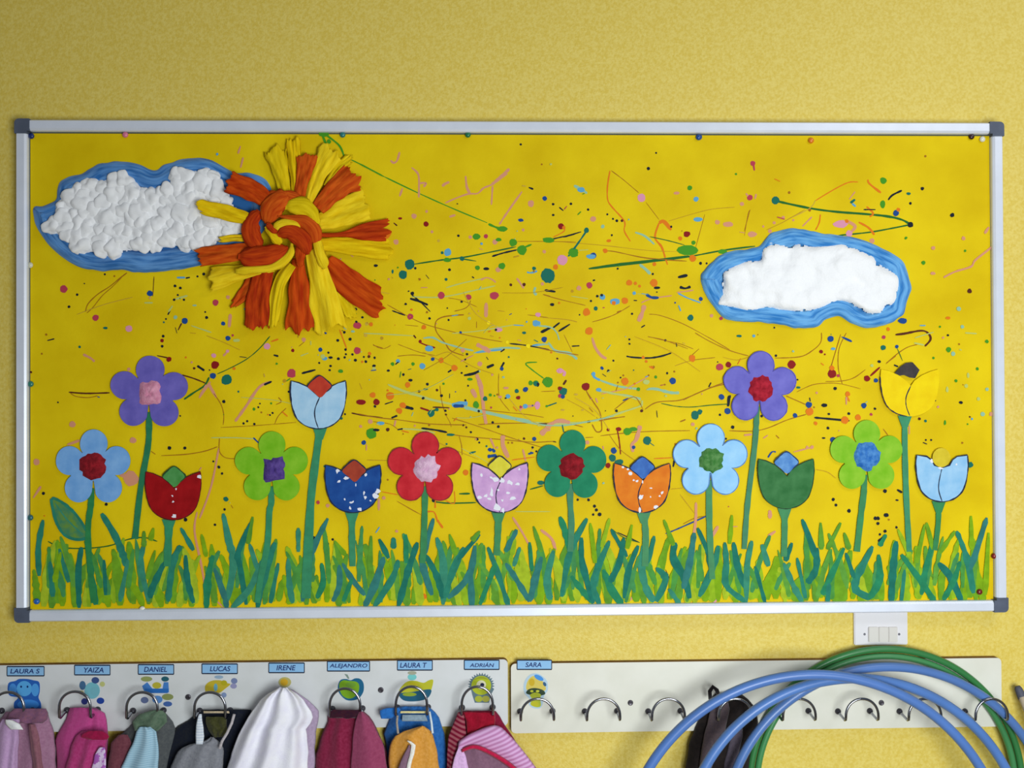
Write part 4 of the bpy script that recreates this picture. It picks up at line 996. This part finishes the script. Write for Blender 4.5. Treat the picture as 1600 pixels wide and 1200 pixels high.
# name cards and stickers on the rails
m_card = mat((138, 190, 236), .5, rgb2=(152, 200, 242), scale=30, name='blue_name_card'); m_ink = mat((24, 44, 110), .6, name='blue_ink')
YS = YR-.0003
def word(parent, txt, x0_, x1_, y0_, y1_, m, shear=.18):
    c = bpy.data.curves.new('lettering', 'FONT'); c.body = txt; c.size = 1; c.shear = shear; c.fill_mode = 'FRONT'; c.offset = 0.012
    t = bpy.data.objects.new('lettering_tmp', c); COL.objects.link(t); bpy.context.view_layer.update()
    me = bpy.data.meshes.new_from_object(t.evaluated_get(bpy.context.evaluated_depsgraph_get())); COL.objects.unlink(t); bpy.data.objects.remove(t)
    xs = [v.co.x for v in me.vertices]; ys = [v.co.y for v in me.vertices]; og = Vector(parent['_o'])
    for v in me.vertices:
        u = (v.co.x-min(xs))/(max(xs)-min(xs)); w_ = (v.co.y-min(ys))/(max(ys)-min(ys))
        v.co = P(x0_+(x1_-x0_)*u, y1_+(y0_-y1_)*w_, YS-.0006)-og
    me.materials.clear(); me.materials.append(m); me.name = 'lettering'
    o = bpy.data.objects.new('lettering', me); COL.objects.link(o); o.parent = parent
CARDS = [(11, 69, 1041.5, 1056, 'LAURA S', 16, 62, 'blue name card at the far left above the blue elephant sticker'), (116.5, 172, 1039.5, 1054.5, 'YAIZA', 131, 162, 'blue name card above the teal flower sticker'),
         (216, 271.5, 1038.5, 1053.5, 'DANIEL', 225, 261, 'blue name card above the little ship sticker'), (315.5, 371, 1037.5, 1052.5, 'LUCAS', 328, 360, 'blue name card above the yellow plane sticker'),
         (420, 475.5, 1036, 1051, 'IRENE', 432, 462, 'blue name card above the white hanging cloth'), (511.5, 577.5, 1033.5, 1048.5, 'ALEJANDRO', 515, 574, 'widest blue name card, above the green apple sticker'),
         (621, 675.5, 1032, 1047, 'LAURA T', 625, 667, 'blue name card above the duck sticker'), (725.5, 780, 1031.5, 1046, 'ADRIÁN', 734, 772, 'blue name card beside the gap between the rails'),
         (808, 862, 1031.5, 1046, 'SARA', 821, 846, 'blue name card above the mushroom sticker')]
for a, b, c, d, txt, ta, tb, lab in CARDS:
    o = thing('name_card', tuple(P((a+b)/2, d, YS)), lab, 'name card', 'blue name cards along the rails')
    mb = MB(); card(mb, [(a, c), (b, c), (b, d), (a, d)], YR, YS-.0002, m_card)
    for s in ([(a, c), (b, c)], [(a, d), (b, d)], [(b, c), (b, d)], [(a, c), (a, d)]): stroke(mb, s, 1.3 if s[0][1] != s[1][1] else 1.8, YS-.00035, OUT, sub=3, ends=False)
    cdo = mb.build('card', o); word(cdo, txt, ta, tb, c+3.5, d-3.6, m_ink)
def el(cx, cy, rx, ry, n=20, rot=0): return [(cx+math.cos(t)*rx*math.cos(rot)-math.sin(t)*ry*math.sin(rot), cy+math.cos(t)*rx*math.sin(rot)+math.sin(t)*ry*math.cos(rot)) for t in [2*math.pi*k/n for k in range(n)]]
def sticker(label, layers):
    mb = MB()
    for i, (poly, c) in enumerate(layers):
        if i == 0: card(mb, poly, YR, YR-.0004, mat(c, .45, name='sticker_print'))
        else: flat(mb, poly, YR-.0004-i*.00002, mat(c, .45, name='sticker_print'))
    return tag(mb.build('picture_sticker'), label, 'sticker', 'picture stickers under the name cards')
sticker('bright blue elephant sticker at the far left', [(catmull([(13, 1068), (24, 1064), (30, 1061), (42, 1061), (52, 1063), (61, 1066), (62, 1080), (60, 1090), (64, 1100), (60, 1110), (26, 1110), (22, 1098), (28, 1090), (14, 1086)], 4, True), (40, 100, 190)),
    (el(38, 1076, 12, 12), (92, 176, 240)), (el(20, 1077, 6, 9), (76, 150, 230)), (el(55, 1078, 6, 10), (84, 165, 238)), (el(44, 1101, 17, 8), (64, 142, 228)), (el(33, 1073, 1.5, 1.8), (20, 50, 110)), (el(43, 1073, 1.5, 1.8), (20, 50, 110))])
sticker('pale teal flower figure sticker with dark blue feet', [(el(144, 1079, 12, 13), (120, 190, 205)), (el(149, 1063, 6, 5), (60, 84, 140)), (el(129, 1071, 5, 7), (70, 110, 150)), (el(132, 1096, 5, 5), (50, 60, 130)), (el(157, 1095, 6, 5), (36, 70, 160)), (el(160, 1069, 4, 4), (196, 200, 130)), (el(127, 1082, 4, 3), (200, 196, 120)), (el(148, 1080, 7, 7), (120, 185, 200))])
sticker('small blue ship sticker with a yellow sail', [([(222, 1072), (230, 1066), (238, 1076), (254, 1076), (256, 1066), (263, 1066), (264, 1082), (226, 1082)], (70, 130, 205)), (el(229, 1061, 9, 4), (150, 160, 96)), (el(258, 1061, 6, 4), (36, 96, 112)), (el(245, 1071, 7, 5), (190, 180, 60)), ([(226, 1076), (264, 1076), (262, 1083), (228, 1083)], (42, 110, 190)),
    (el(262, 1089, 9, 5), (140, 150, 90)), (el(246, 1093, 8, 6), (90, 140, 205)), (el(226, 1094, 6, 5), (96, 110, 150)), (el(262, 1100, 7, 4), (70, 104, 170))])
sticker('yellow plane sticker with a grey propeller', [(catmull([(321, 1071), (330, 1064), (344, 1063), (352, 1067), (360, 1069), (352, 1076), (344, 1082), (334, 1084), (322, 1082)], 4, True), (196, 176, 48)), (el(337, 1074, 3, 6), (110, 170, 190)), (el(366, 1064, 5, 4.5), (120, 134, 176)), (el(365, 1072, 5, 4), (150, 150, 190)), (el(342, 1058, 7, 2.6), (150, 176, 200)), (el(350, 1067, 5, 4), (182, 170, 26)), (el(350, 1086, 4, 4), (130, 150, 190))])
sticker('small amber flower sticker peeping over the white cloth', [(el(445, 1066, 10, 8, 16), (188, 180, 110)), (el(444, 1066, 6, 5.5), (214, 170, 40))])
sticker('green apple sticker above the maroon fleece', [(catmull([(529, 1068), (533, 1062), (541, 1061), (548, 1063), (555, 1060), (563, 1061), (568, 1068), (568, 1080), (562, 1090), (554, 1094), (542, 1094), (533, 1087), (528, 1078)], 4, True), (22, 100, 140)), (catmull([(530, 1069), (536, 1063), (546, 1064), (556, 1065), (561, 1070), (560, 1081), (552, 1090), (542, 1091), (533, 1084)], 4, True), (124, 172, 30)), ([(538, 1053), (543, 1054), (546, 1060), (544, 1061)], (130, 150, 140)), (el(548, 1070, 8, 4), (112, 158, 50))])
sticker('yellow duck sticker sitting in a dark teal bowl', [(catmull([(624, 1078), (632, 1068), (640, 1064), (650, 1064), (662, 1067), (670, 1063), (677, 1063), (674, 1078), (670, 1088), (660, 1092), (634, 1092), (624, 1086)], 4, True), (192, 192, 40)), (catmull([(624, 1084), (645, 1081), (672, 1077), (672, 1086), (664, 1093), (646, 1096), (630, 1094)], 4, True), (24, 92, 122)), (el(644, 1058, 7, 5), (120, 205, 205)), (el(644, 1051.5, 7, 3), (170, 172, 150)), (el(645, 1070, 8, 4), (206, 196, 30)), (el(640, 1085, 11, 3), (150, 170, 40))])
spk = []
for k in range(34):
    t = math.pi*(.93+1.16*k/33); r = 21 if k % 2 else 17; spk.append((752+math.cos(t)*r, 1071+math.sin(t)*r*.95))
spk += [(768, 1084), (764, 1098), (742, 1098), (738, 1086)]
sticker('spiky yellow hedgehog sticker above the pink striped coat', [(spk, (96, 120, 130)), (el(752, 1071, 15.5, 15), (178, 190, 28)), (el(752, 1070, 7.5, 7), (226, 224, 190)), (el(753.5, 1070, 3.2, 3), (22, 30, 70)), (el(748, 1092, 6, 5), (172, 180, 50)), (el(759, 1092, 6, 5), (180, 178, 70)), (catmull([(740, 1062), (752, 1057), (764, 1062), (752, 1060.5)], 4, True), (150, 160, 24))])
sticker('spotted mushroom sticker with a blue spot on its cap', [(catmull([(818, 1074), (820, 1064), (827, 1055), (837, 1052), (847, 1056), (855, 1065), (856, 1078), (850, 1088), (848, 1100), (843, 1107), (832, 1106), (826, 1100), (827, 1092), (820, 1084)], 4, True), (182, 208, 226)),
    (catmull([(822, 1076), (824, 1065), (831, 1057), (840, 1057), (849, 1066), (853, 1077), (846, 1080), (836, 1077), (827, 1079)], 4, True), (216, 196, 90)), (el(842, 1059, 8, 3.6, rot=.5), (64, 146, 226)), (el(831, 1066, 4.5, 6), (206, 172, 20)), (el(851, 1069, 2.4, 3.6, rot=-.5), (40, 90, 130)),
    (catmull([(822, 1083), (826, 1077), (836, 1075), (848, 1078), (852, 1084), (844, 1087), (830, 1086)], 4, True), (40, 64, 40)), (el(831, 1080, 2.6, 1.8), (206, 210, 60)), (el(840, 1080, 2.8, 1.8), (206, 210, 60)), (catmull([(828, 1086), (836, 1082), (845, 1085), (844, 1092), (845, 1103), (838, 1105), (829, 1101), (831, 1092)], 4, True), (176, 186, 40)), (el(836, 1100, 6, 4), (190, 186, 20))])

# ------------------------------------------------------------------ light switch
o = thing('light_switch', tuple(P(1378, 1008, -.009)), 'white triple light switch plate tucked under the board', 'light switch')
m_sw = mat((226, 224, 228), .35, spec=.5, name='switch_plastic')
a = P(1336.5, 1009.5, -.009); b = P(1420, 952, -.009)
mb = MB(); box(mb, (a.x, -.0049, a.z), (b.x, -.0001, b.z), m_sw, .0014); mb.build('cover_plate', o)
for l, r in ((1357, 1372.3), (1372.8, 1387.6), (1388.1, 1402)):
    q = P(l, 1003, -.006); s = P(r, 979.5, -.006); mb = MB(); box(mb, (q.x, -.0078, q.z), (s.x, -.0045, s.z), mat((216, 212, 206), .35, spec=.5, name='rocker_plastic'), .0008); mb.build('rocker', o)
for x in (1351, 1405):
    q = P(x, 991, -.005); mb = MB(); lathe(mb, (q.x, -.0049, q.z), [(.002, 0), (.0016, .0006), (.0006, .0006)], mat((110, 110, 118), .4, metal=.6, name='small_screw'), 10); mb.build('screw', o)

# ------------------------------------------------------------------ hoops
def hoop(cx, cy, r, wpx, yl, yr, c, label, seed):
    """px circle; the hoop leans so its left end is at depth yl and its right end at yr"""
    m = mat(c, .33, var=.07, scale=14, spec=.5, name='hoop_plastic'); pts = []
    for k in range(140):
        t = 2*math.pi*k/140; x = cx+math.cos(t)*r; yy = yl+(yr-yl)*(x-cx+r)/(2*r); pts.append(P(x, cy+math.sin(t)*r, yy))
    mb = MB(); tube(mb, pts, wpx/2/1000*.97, m, 12, closed=True); o = mb.build('hoop', smooth=True)
    tag(o, label, 'hoop', 'plastic gym hoops hanging on the right rail'); return o
hoop(1384, 1226.5, 212.5, 11, -.019, -.0185, (52, 122, 66), 'outer green hoop, highest of the hoops, just under the light switch', 1)
hoop(1384, 1226.5, 201.3, 10.5, -.019, -.0185, (66, 136, 82), 'inner green hoop nested inside the outer green one', 2)
hoop(1389, 1299, 257, 14.5, -.066, -.028, (84, 122, 186), 'blue hoop held by the right end hook, its top right under the green hoops', 3)
hoop(1336, 1327, 267, 15.5, -.092, -.050, (84, 126, 194), 'middle blue hoop whose left side crosses the dark jacket', 4)
hoop(1273, 1357, 303, 15.5, -.092, -.094, (82, 122, 192), 'outermost blue hoop on the left, reaching beside the bare hooks', 5)

# ------------------------------------------------------------------ hanging clothes
def rows_at(rows, y):
    if y <= rows[0][0]: return rows[0][1], rows[0][2]
    for a, b in zip(rows, rows[1:]):
        if a[0] <= y <= b[0]:
            t = (y-a[0])/(b[0]-a[0]); t2 = t
            return a[1]+(b[1]-a[1])*t2, a[2]+(b[2]-a[2])*t2
    return rows[-1][1], rows[-1][2]
def cloth(parent, name, rows, y0, depth, m, folds=4, amp=.004, seed=0, nv=44, nu=44, drift=1.0, power=.5, grow=None, label=None):
    """draped piece of fabric; rows = (photo y, left x, right x) from top to bottom"""
    vs = []; fs = []; ys = [rows[0][0]+(rows[-1][0]-rows[0][0])*(j/nv) for j in range(nv+1)]
    for j, yy in enumerate(ys):
        l, r = rows_at(rows, yy); v = j/nv
        wob = 1.6*noise.noise(Vector((seed*3.1, yy*.05, 1))); wob2 = 1.6*noise.noise(Vector((seed*3.1, yy*.05, 9)))
        l += wob; r += wob2
        for k in range(nu+1):
            u = k/nu; env = max(0, math.sin(math.pi*u))**power
            ph = u*folds*2*math.pi+seed+drift*v*2.0
            f = math.sin(ph+noise.noise(Vector((u*2, v*3, seed)))*2.2)*.6+noise.noise(Vector((u*folds*1.7, v*2.2, seed+4)))*.9
            g = (.35+.65*min(1, v*2.5))
            d = y0-depth*env*(.55+.45*min(1, v*3))-amp*f*g*min(1, env*1.6)
            vs.append(P(l+(r-l)*u, yy, min(d, YR-.001)))
    n = nu+1
    for j in range(nv):
        for k in range(nu): a = j*n+k; fs.append([a, a+1, a+n+1, a+n])
    mb = MB(); mb.add(vs, fs, m); o = mb.build(name, parent, smooth=True)
    md = o.modifiers.new('fabric', 'SOLIDIFY'); md.thickness = .0016; md.offset = 1
    if label: o['label'] = label
    return o
def fab(c, c2=None, sc=160): return mat(c, .95, rgb2=c2 or tuple(min(255, int(v*1.18)+6) for v in c), scale=sc*1.6, bump=.4, bscale=700, spec=.08, sheen=.15, detail=5, sharp=(.2, .8), name='woven_fabric')
def garment(x, label, cat='clothes'): return thing('hanging_garment', tuple(P(x, 1200, -.03)), label, cat, 'clothes hanging on the left rail')
# 1 mauve jacket
g = garment(45, 'mauve pink jacket on the leftmost hook with a white tab at its collar')
cloth(g, 'body', [(1112, 8, 74), (1122, 2, 77), (1140, -12, 84), (1165, -22, 87), (1200, -32, 89), (1480, -50, 96)], -.016, .024, fab((160, 112, 142), (184, 140, 168)), 3, .006, 1)
cloth(g, 'collar', [(1107, 22, 72), (1114, 14, 76), (1124, 10, 74), (1130, 22, 66)], -.034, .010, fab((150, 100, 120), (120, 84, 120)), 2, .003, 2, nv=14)
cloth(g, 'sleeve', [(1124, 4, 32), (1140, -4, 30), (1200, -14, 28), (1440, -14, 30)], -.043, .012, fab((188, 150, 196), (206, 172, 214)), 2, .004, 3)
cloth(g, 'collar_tab', [(1125, 9, 18), (1131, 9, 30), (1140, 16, 36)], -.056, .003, fab((236, 238, 244)), 1, .001, 4, nv=10, nu=12, label='white tab')
cloth(g, 'placket', [(1132, 44, 56), (1150, 46, 60), (1200, 52, 68), (1440, 56, 74)], -.043, .006, fab((136, 86, 104), (160, 110, 120)), 1, .003, 6)
# 2 magenta hoodie
g = garment(127, 'magenta pink hoodie with a white printed patch, second from the left')
cloth(g, 'body', [(1106, 108, 150), (1112, 105, 164), (1125, 103, 167), (1155, 86, 170), (1200, 88, 167), (1480, 84, 172)], -.016, .024, fab((192, 66, 136), (208, 88, 156)), 3, .006, 5)
hd = cloth(g, 'hood', [(1142, 128, 166), (1150, 118, 170), (1164, 112, 166), (1200, 102, 160), (1300, 98, 158)], -.038, .012, fab((176, 48, 110), (198, 76, 140)), 2, .004, 7)
cloth(hd, 'neckband', [(1142, 138, 160), (1147, 128, 168), (1152, 126, 170), (1156, 140, 166)], -.052, .003, fab((150, 22, 66), (170, 30, 80)), 2, .001, 9, nv=10)
cloth(g, 'printed_patch', [(1168, 156, 165), (1180, 148, 166), (1200, 143, 165), (1300, 142, 165)], -.053, .003, mat((228, 206, 240), .8, rgb2=(176, 96, 190), scale=110, sharp=(.5, .56), name='printed_patch'), 1, .001, 8, label='white and lilac printed patch')
# 3 ribbed garment
g = garment(222, 'grey-blue ribbed cardigan with an olive collar and maroon sleeve')
cloth(g, 'body', [(1111, 232, 256), (1117, 216, 262), (1128, 208, 270), (1140, 199, 275), (1160, 174, 274), (1200, 166, 268), (1480, 160, 276)], -.016, .022, fab((74, 78, 84), (100, 104, 104)), 3, .005, 11)
cloth(g, 'collar', [(1110, 234, 254), (1116, 217, 260), (1128, 206, 262), (1142, 210, 248)], -.036, .008, fab((78, 104, 84), (108, 128, 108)), 2, .003, 12, nv=16)
cloth(g, 'sleeve', [(1148, 186, 200), (1160, 174, 206), (1200, 167, 196), (1440, 164, 190)], -.036, .010, fab((104, 52, 66), (128, 74, 84)), 1, .004, 13)
m_rib = striped((146, 186, 210), (178, 212, 230), 1900, dist=1.2)
cloth(g, 'ribbed_front', [(1136, 218, 236), (1142, 214, 244), (1165, 206, 248), (1200, 188, 248), (1440, 180, 250)], -.043, .010, m_rib, 2, .005, 14, label='pale blue ribbed knit front')
# 4 dark jacket with grey bag
g = garment(320, 'near-black jacket between the ribbed cardigan and the white cloth')
cloth(g, 'body', [(1109, 318, 392), (1116, 306, 396), (1126, 294, 392), (1138, 272, 388), (1160, 262, 378), (1200, 248, 370), (1480, 250, 372)], -.015, .016, fab((18, 24, 44), (34, 38, 44)), 4, .004, 15)
cloth(g, 'lining', [(1120, 322, 354), (1130, 322, 354), (1142, 326, 356), (1152, 334, 348)], -.032, .006, fab((56, 58, 24), (80, 80, 50)), 2, .003, 16, nv=14)
cloth(g, 'neck_tape', [(1111, 318, 358), (1114.5, 318, 359)], -.036, .002, fab((176, 160, 132)), 1, .0006, 18, nv=4)
bag = thing('cloth_bag', tuple(P(320, 1200, -.04)), 'grey drawstring bag hanging over the near-black jacket', 'bag')
cloth(bag, 'bag_body', [(1152, 328, 334), (1158, 318, 342), (1165, 288, 349), (1176, 276, 350), (1200, 266, 348), (1400, 262, 350)], -.037, .018, fab((122, 124, 134), (150, 152, 160)), 3, .005, 17)
cloth(bag, 'white_strap', [(1116, 310, 315), (1135, 306, 318), (1150, 305, 319), (1163, 306, 317)], -.046, .003, striped((206, 216, 232), (232, 238, 246), 1500), 1, .001, 19, nu=10)
mb = MB(); tube(mb, [P(366, 1116, -.041), P(362, 1130, -.043), P(355, 1145, -.046), P(347, 1158, -.050), P(343, 1170, -.055)], .0022, fab((168, 162, 166)), 8); mb.build('strap', bag, smooth=True)
# 5 white cloth
g = garment(430, 'white cloth with lilac folds draped over its hook, fifth from the left')
cloth(g, 'back_layer', [(1078, 434, 458), (1086, 424, 470), (1098, 412, 487), (1112, 404, 500), (1140, 400, 494), (1200, 400, 492), (1440, 396, 492)], -.016, .014, fab((166, 146, 176), (196, 176, 204)), 2, .003, 20)
cloth(g, 'body', [(1075, 436, 450), (1080, 424, 460), (1092, 408, 473), (1116, 390, 489), (1128, 383, 489), (1137, 378, 478), (1170, 364, 482), (1200, 354, 481), (1480, 340, 486)], -.040, .022, mat((236, 234, 250), .95, rgb2=(246, 246, 253), scale=60, bump=.3, bscale=500, spec=.05, name='white_cotton_cloth'), 2.8, .0150, 6.2, nu=90, drift=.8)
# 6 maroon fleece
g = garment(548, 'maroon fleece, plain, hanging between the white cloth and the orange bag')
cloth(g, 'body', [(1111, 516, 568), (1117, 512, 576), (1128, 511, 584), (1150, 502, 594), (1178, 493, 606), (1200, 492, 609), (1480, 486, 616)], -.016, .028, fab((122, 22, 54), (152, 50, 84)), 3, .006, 21)
cloth(g, 'collar', [(1109, 520, 562), (1114, 514, 566), (1122, 514, 556)], -.040, .004, fab((46, 20, 44), (70, 30, 40)), 2, .002, 22, nv=8)
cloth(g, 'sleeve', [(1112, 560, 569), (1125, 556, 580), (1160, 550, 598), (1200, 548, 606), (1440, 548, 612)], -.042, .012, fab((142, 58, 92), (164, 78, 112)), 1, .004, 23)
# 7 blue coat + orange bag
g = garment(650, 'bright blue jacket behind an orange one, under the duck sticker')
cloth(g, 'body', [(1104, 622, 670), (1110, 615, 678), (1118, 612, 685), (1147, 599, 695), (1165, 603, 698), (1200, 604, 700), (1480, 600, 706)], -.016, .018, fab((30, 88, 160), (58, 122, 196)), 3, .005, 24)
cloth(g, 'side_tab', [(1106, 604, 624), (1110, 593, 626), (1116, 593, 620), (1123, 595, 612)], -.030, .003, fab((40, 104, 180)), 1, .001, 25, nv=8)
cloth(g, 'neck_tape', [(1111, 625, 665), (1114.5, 624, 667)], -.034, .002, fab((206, 196, 140)), 1, .0006, 26, nv=4)
cloth(g, 'neck_label', [(1117, 628, 664), (1127, 627, 668)], -.034, .002, fab((130, 150, 166)), 1, .0006, 27, nv=4)
og = thing('hanging_garment', tuple(P(645, 1200, -.05)), 'orange garment with a white edged slit hanging over the blue jacket', 'clothes', 'clothes hanging on the left rail')
ob_ = cloth(og, 'body', [(1135, 656, 664), (1140, 638, 672), (1146, 620, 676), (1160, 611, 680), (1175, 607, 683), (1200, 608, 687), (1460, 600, 694)], -.044, .016, fab((204, 140, 40), (232, 170, 88)), 2, .006, 28)
cloth(ob_, 'white_trim', [(1158, 636, 642), (1164, 642, 650), (1180, 640, 647), (1200, 635, 642), (1300, 632, 640)], -.064, .002, fab((236, 230, 214)), 1, .0006, 29, nu=10)
cloth(ob_, 'inner_lining', [(1164, 638, 640), (1176, 632, 641), (1200, 622, 636), (1300, 610, 632)], -.062, .002, fab((120, 92, 110)), 1, .001, 30, nu=10)
mb = MB(); tube(mb, [P(621, 1118, -.040), P(620, 1130, -.042), P(622, 1146, -.052)], .0017, fab((150, 140, 130)), 8); tube(mb, [P(671, 1112, -.040), P(674, 1128, -.045), P(676, 1146, -.052)], .0017, fab((200, 214, 230)), 8); mb.build('hanging_loop', og, smooth=True)
# 8 maroon coat with striped pink
g = garment(760, 'dark red coat with a pink striped band, last of the clothes before the rail gap')
cloth(g, 'body', [(1111, 722, 774), (1117, 714, 780), (1130, 708, 788), (1150, 702, 800), (1175, 699, 816), (1200, 697, 836), (1480, 690, 900)], -.016, .016, fab((118, 14, 46), (146, 30, 62)), 3, .005, 31)
cloth(g, 'lining', [(1113, 724, 773), (1125, 727, 773), (1136, 728, 772), (1147, 730, 742)], -.030, .004, fab((140, 10, 36), (166, 24, 50)), 2, .003, 32, nv=14)
m_pk = striped((226, 180, 226), (190, 128, 178), 950, direction=(-.42, 0, 1), dist=1.0)
def strip_cloth(parent, name, top, bot, y0, m, seed, label=None):
    """band between two photo curves"""
    A_ = resample(catmull(top, 6), 40); B_ = resample(catmull(bot, 6), 40); vs = []; fs = []; nv = 10
    for j in range(nv+1):
        for i in range(40):
            t = j/nv; x = A_[i][0]*(1-t)+B_[i][0]*t; y = A_[i][1]*(1-t)+B_[i][1]*t
            vs.append(P(x, y, y0-.007*math.sin(math.pi*t)**.6-.003*noise.noise(Vector((i*.16, t*2, seed)))))
    for j in range(nv):
        for i in range(39): a = j*40+i; fs.append([a, a+1, a+41, a+40])
    mb = MB(); mb.add(vs, fs, m); o = mb.build(name, parent, smooth=True); md = o.modifiers.new('fabric', 'SOLIDIFY'); md.thickness = .0014
    if label: o['label'] = label
    return o
strip_cloth(g, 'striped_band', [(718, 1158), (738, 1146), (774, 1134), (796, 1150), (820, 1178), (846, 1214), (880, 1270)], [(712, 1186), (722, 1170), (742, 1166), (770, 1176), (800, 1196), (826, 1222), (850, 1270)], -.040, m_pk, 3, 'pink band with fine lilac stripes')
strip_cloth(g, 'red_piping', [(722, 1171), (742, 1165), (770, 1176), (800, 1195), (826, 1221)], [(721, 1175), (742, 1169), (768, 1180), (797, 1199), (822, 1225)], -.046, fab((176, 26, 66)), 4)
cloth(g, 'mauve_panel', [(1168, 736, 746), (1174, 724, 764), (1185, 720, 780), (1200, 716, 802), (1440, 712, 840)], -.036, .008, fab((128, 92, 116), (150, 112, 134)), 2, .004, 33)
cloth(g, 'lilac_edge', [(1168, 716, 722), (1184, 709, 728), (1200, 706, 732), (1440, 702, 730)], -.048, .004, fab((206, 168, 214)), 1, .002, 34, nu=16)
cloth(g, 'left_shoulder', [(1113, 715, 723), (1130, 708, 727), (1150, 701, 728), (1175, 699, 714), (1200, 697, 708), (1440, 692, 706)], -.034, .006, striped((120, 20, 48), (160, 90, 100), 900, direction=(.5, 0, 1)), 1, .002, 35, nu=16)
# 9 dark jacket on the right rail
g = thing('hanging_garment', tuple(P(1125, 1200, -.03)), 'dark brown-black jacket hanging behind the blue hoops', 'clothes')
cloth(g, 'body', [(1083, 1118, 1156), (1090, 1112, 1166), (1100, 1106, 1176), (1115, 1098, 1182), (1132, 1088, 1184), (1160, 1076, 1180), (1200, 1071, 1178), (1480, 1062, 1186)], -.015, .016, fab((24, 22, 22), (46, 38, 36), 90), 3, .004, 36)
cloth(g, 'sleeve', [(1092, 1120, 1136), (1110, 1110, 1140), (1140, 1102, 1134), (1170, 1096, 1124), (1200, 1092, 1112), (1440, 1088, 1110)], -.029, .008, fab((78, 68, 76), (96, 82, 84)), 1, .003, 37, nu=20)
cloth(g, 'front_panel', [(1136, 1150, 1160), (1150, 1142, 1160), (1170, 1136, 1156), (1200, 1130, 1150), (1440, 1126, 1150)], -.029, .005, fab((82, 74, 86)), 1, .003, 38, nu=16)
mb = MB(); tube(mb, [P(1110, 1092, -.030), P(1109, 1080, -.034), P(1114, 1073, -.036), P(1120, 1078, -.034), P(1123, 1088, -.030)], .0032, fab((30, 26, 28)), 8); mb.build('hanging_loop', g, smooth=True)

# ------------------------------------------------------------------ pole at the right edge
o = thing('pole', tuple(P(1640, 1200, -.03)), 'pale stick with a dark grey tip leaning at the right edge of the photo', 'pole')
mb = MB(); tube(mb, [P(1597, 1089, -.02), P(1640, 1190, -.06), P(1700, 1330, -.12)], .0065, mat((212, 196, 172), .6, var=.1, scale=40, name='pale_wood'), 12); mb.build('shaft', o, smooth=True)
mb = MB(); tube(mb, [P(1589.5, 1072, -.016), P(1591, 1076, -.017), P(1595, 1085, -.0185), P(1598, 1092, -.020)], [.0040, .0058, .0068, .0070], mat((84, 86, 100), .6, name='grey_rubber'), 12); mb.build('tip', o, smooth=True)

for ob in bpy.data.objects:
    if '_o' in ob: del ob['_o']
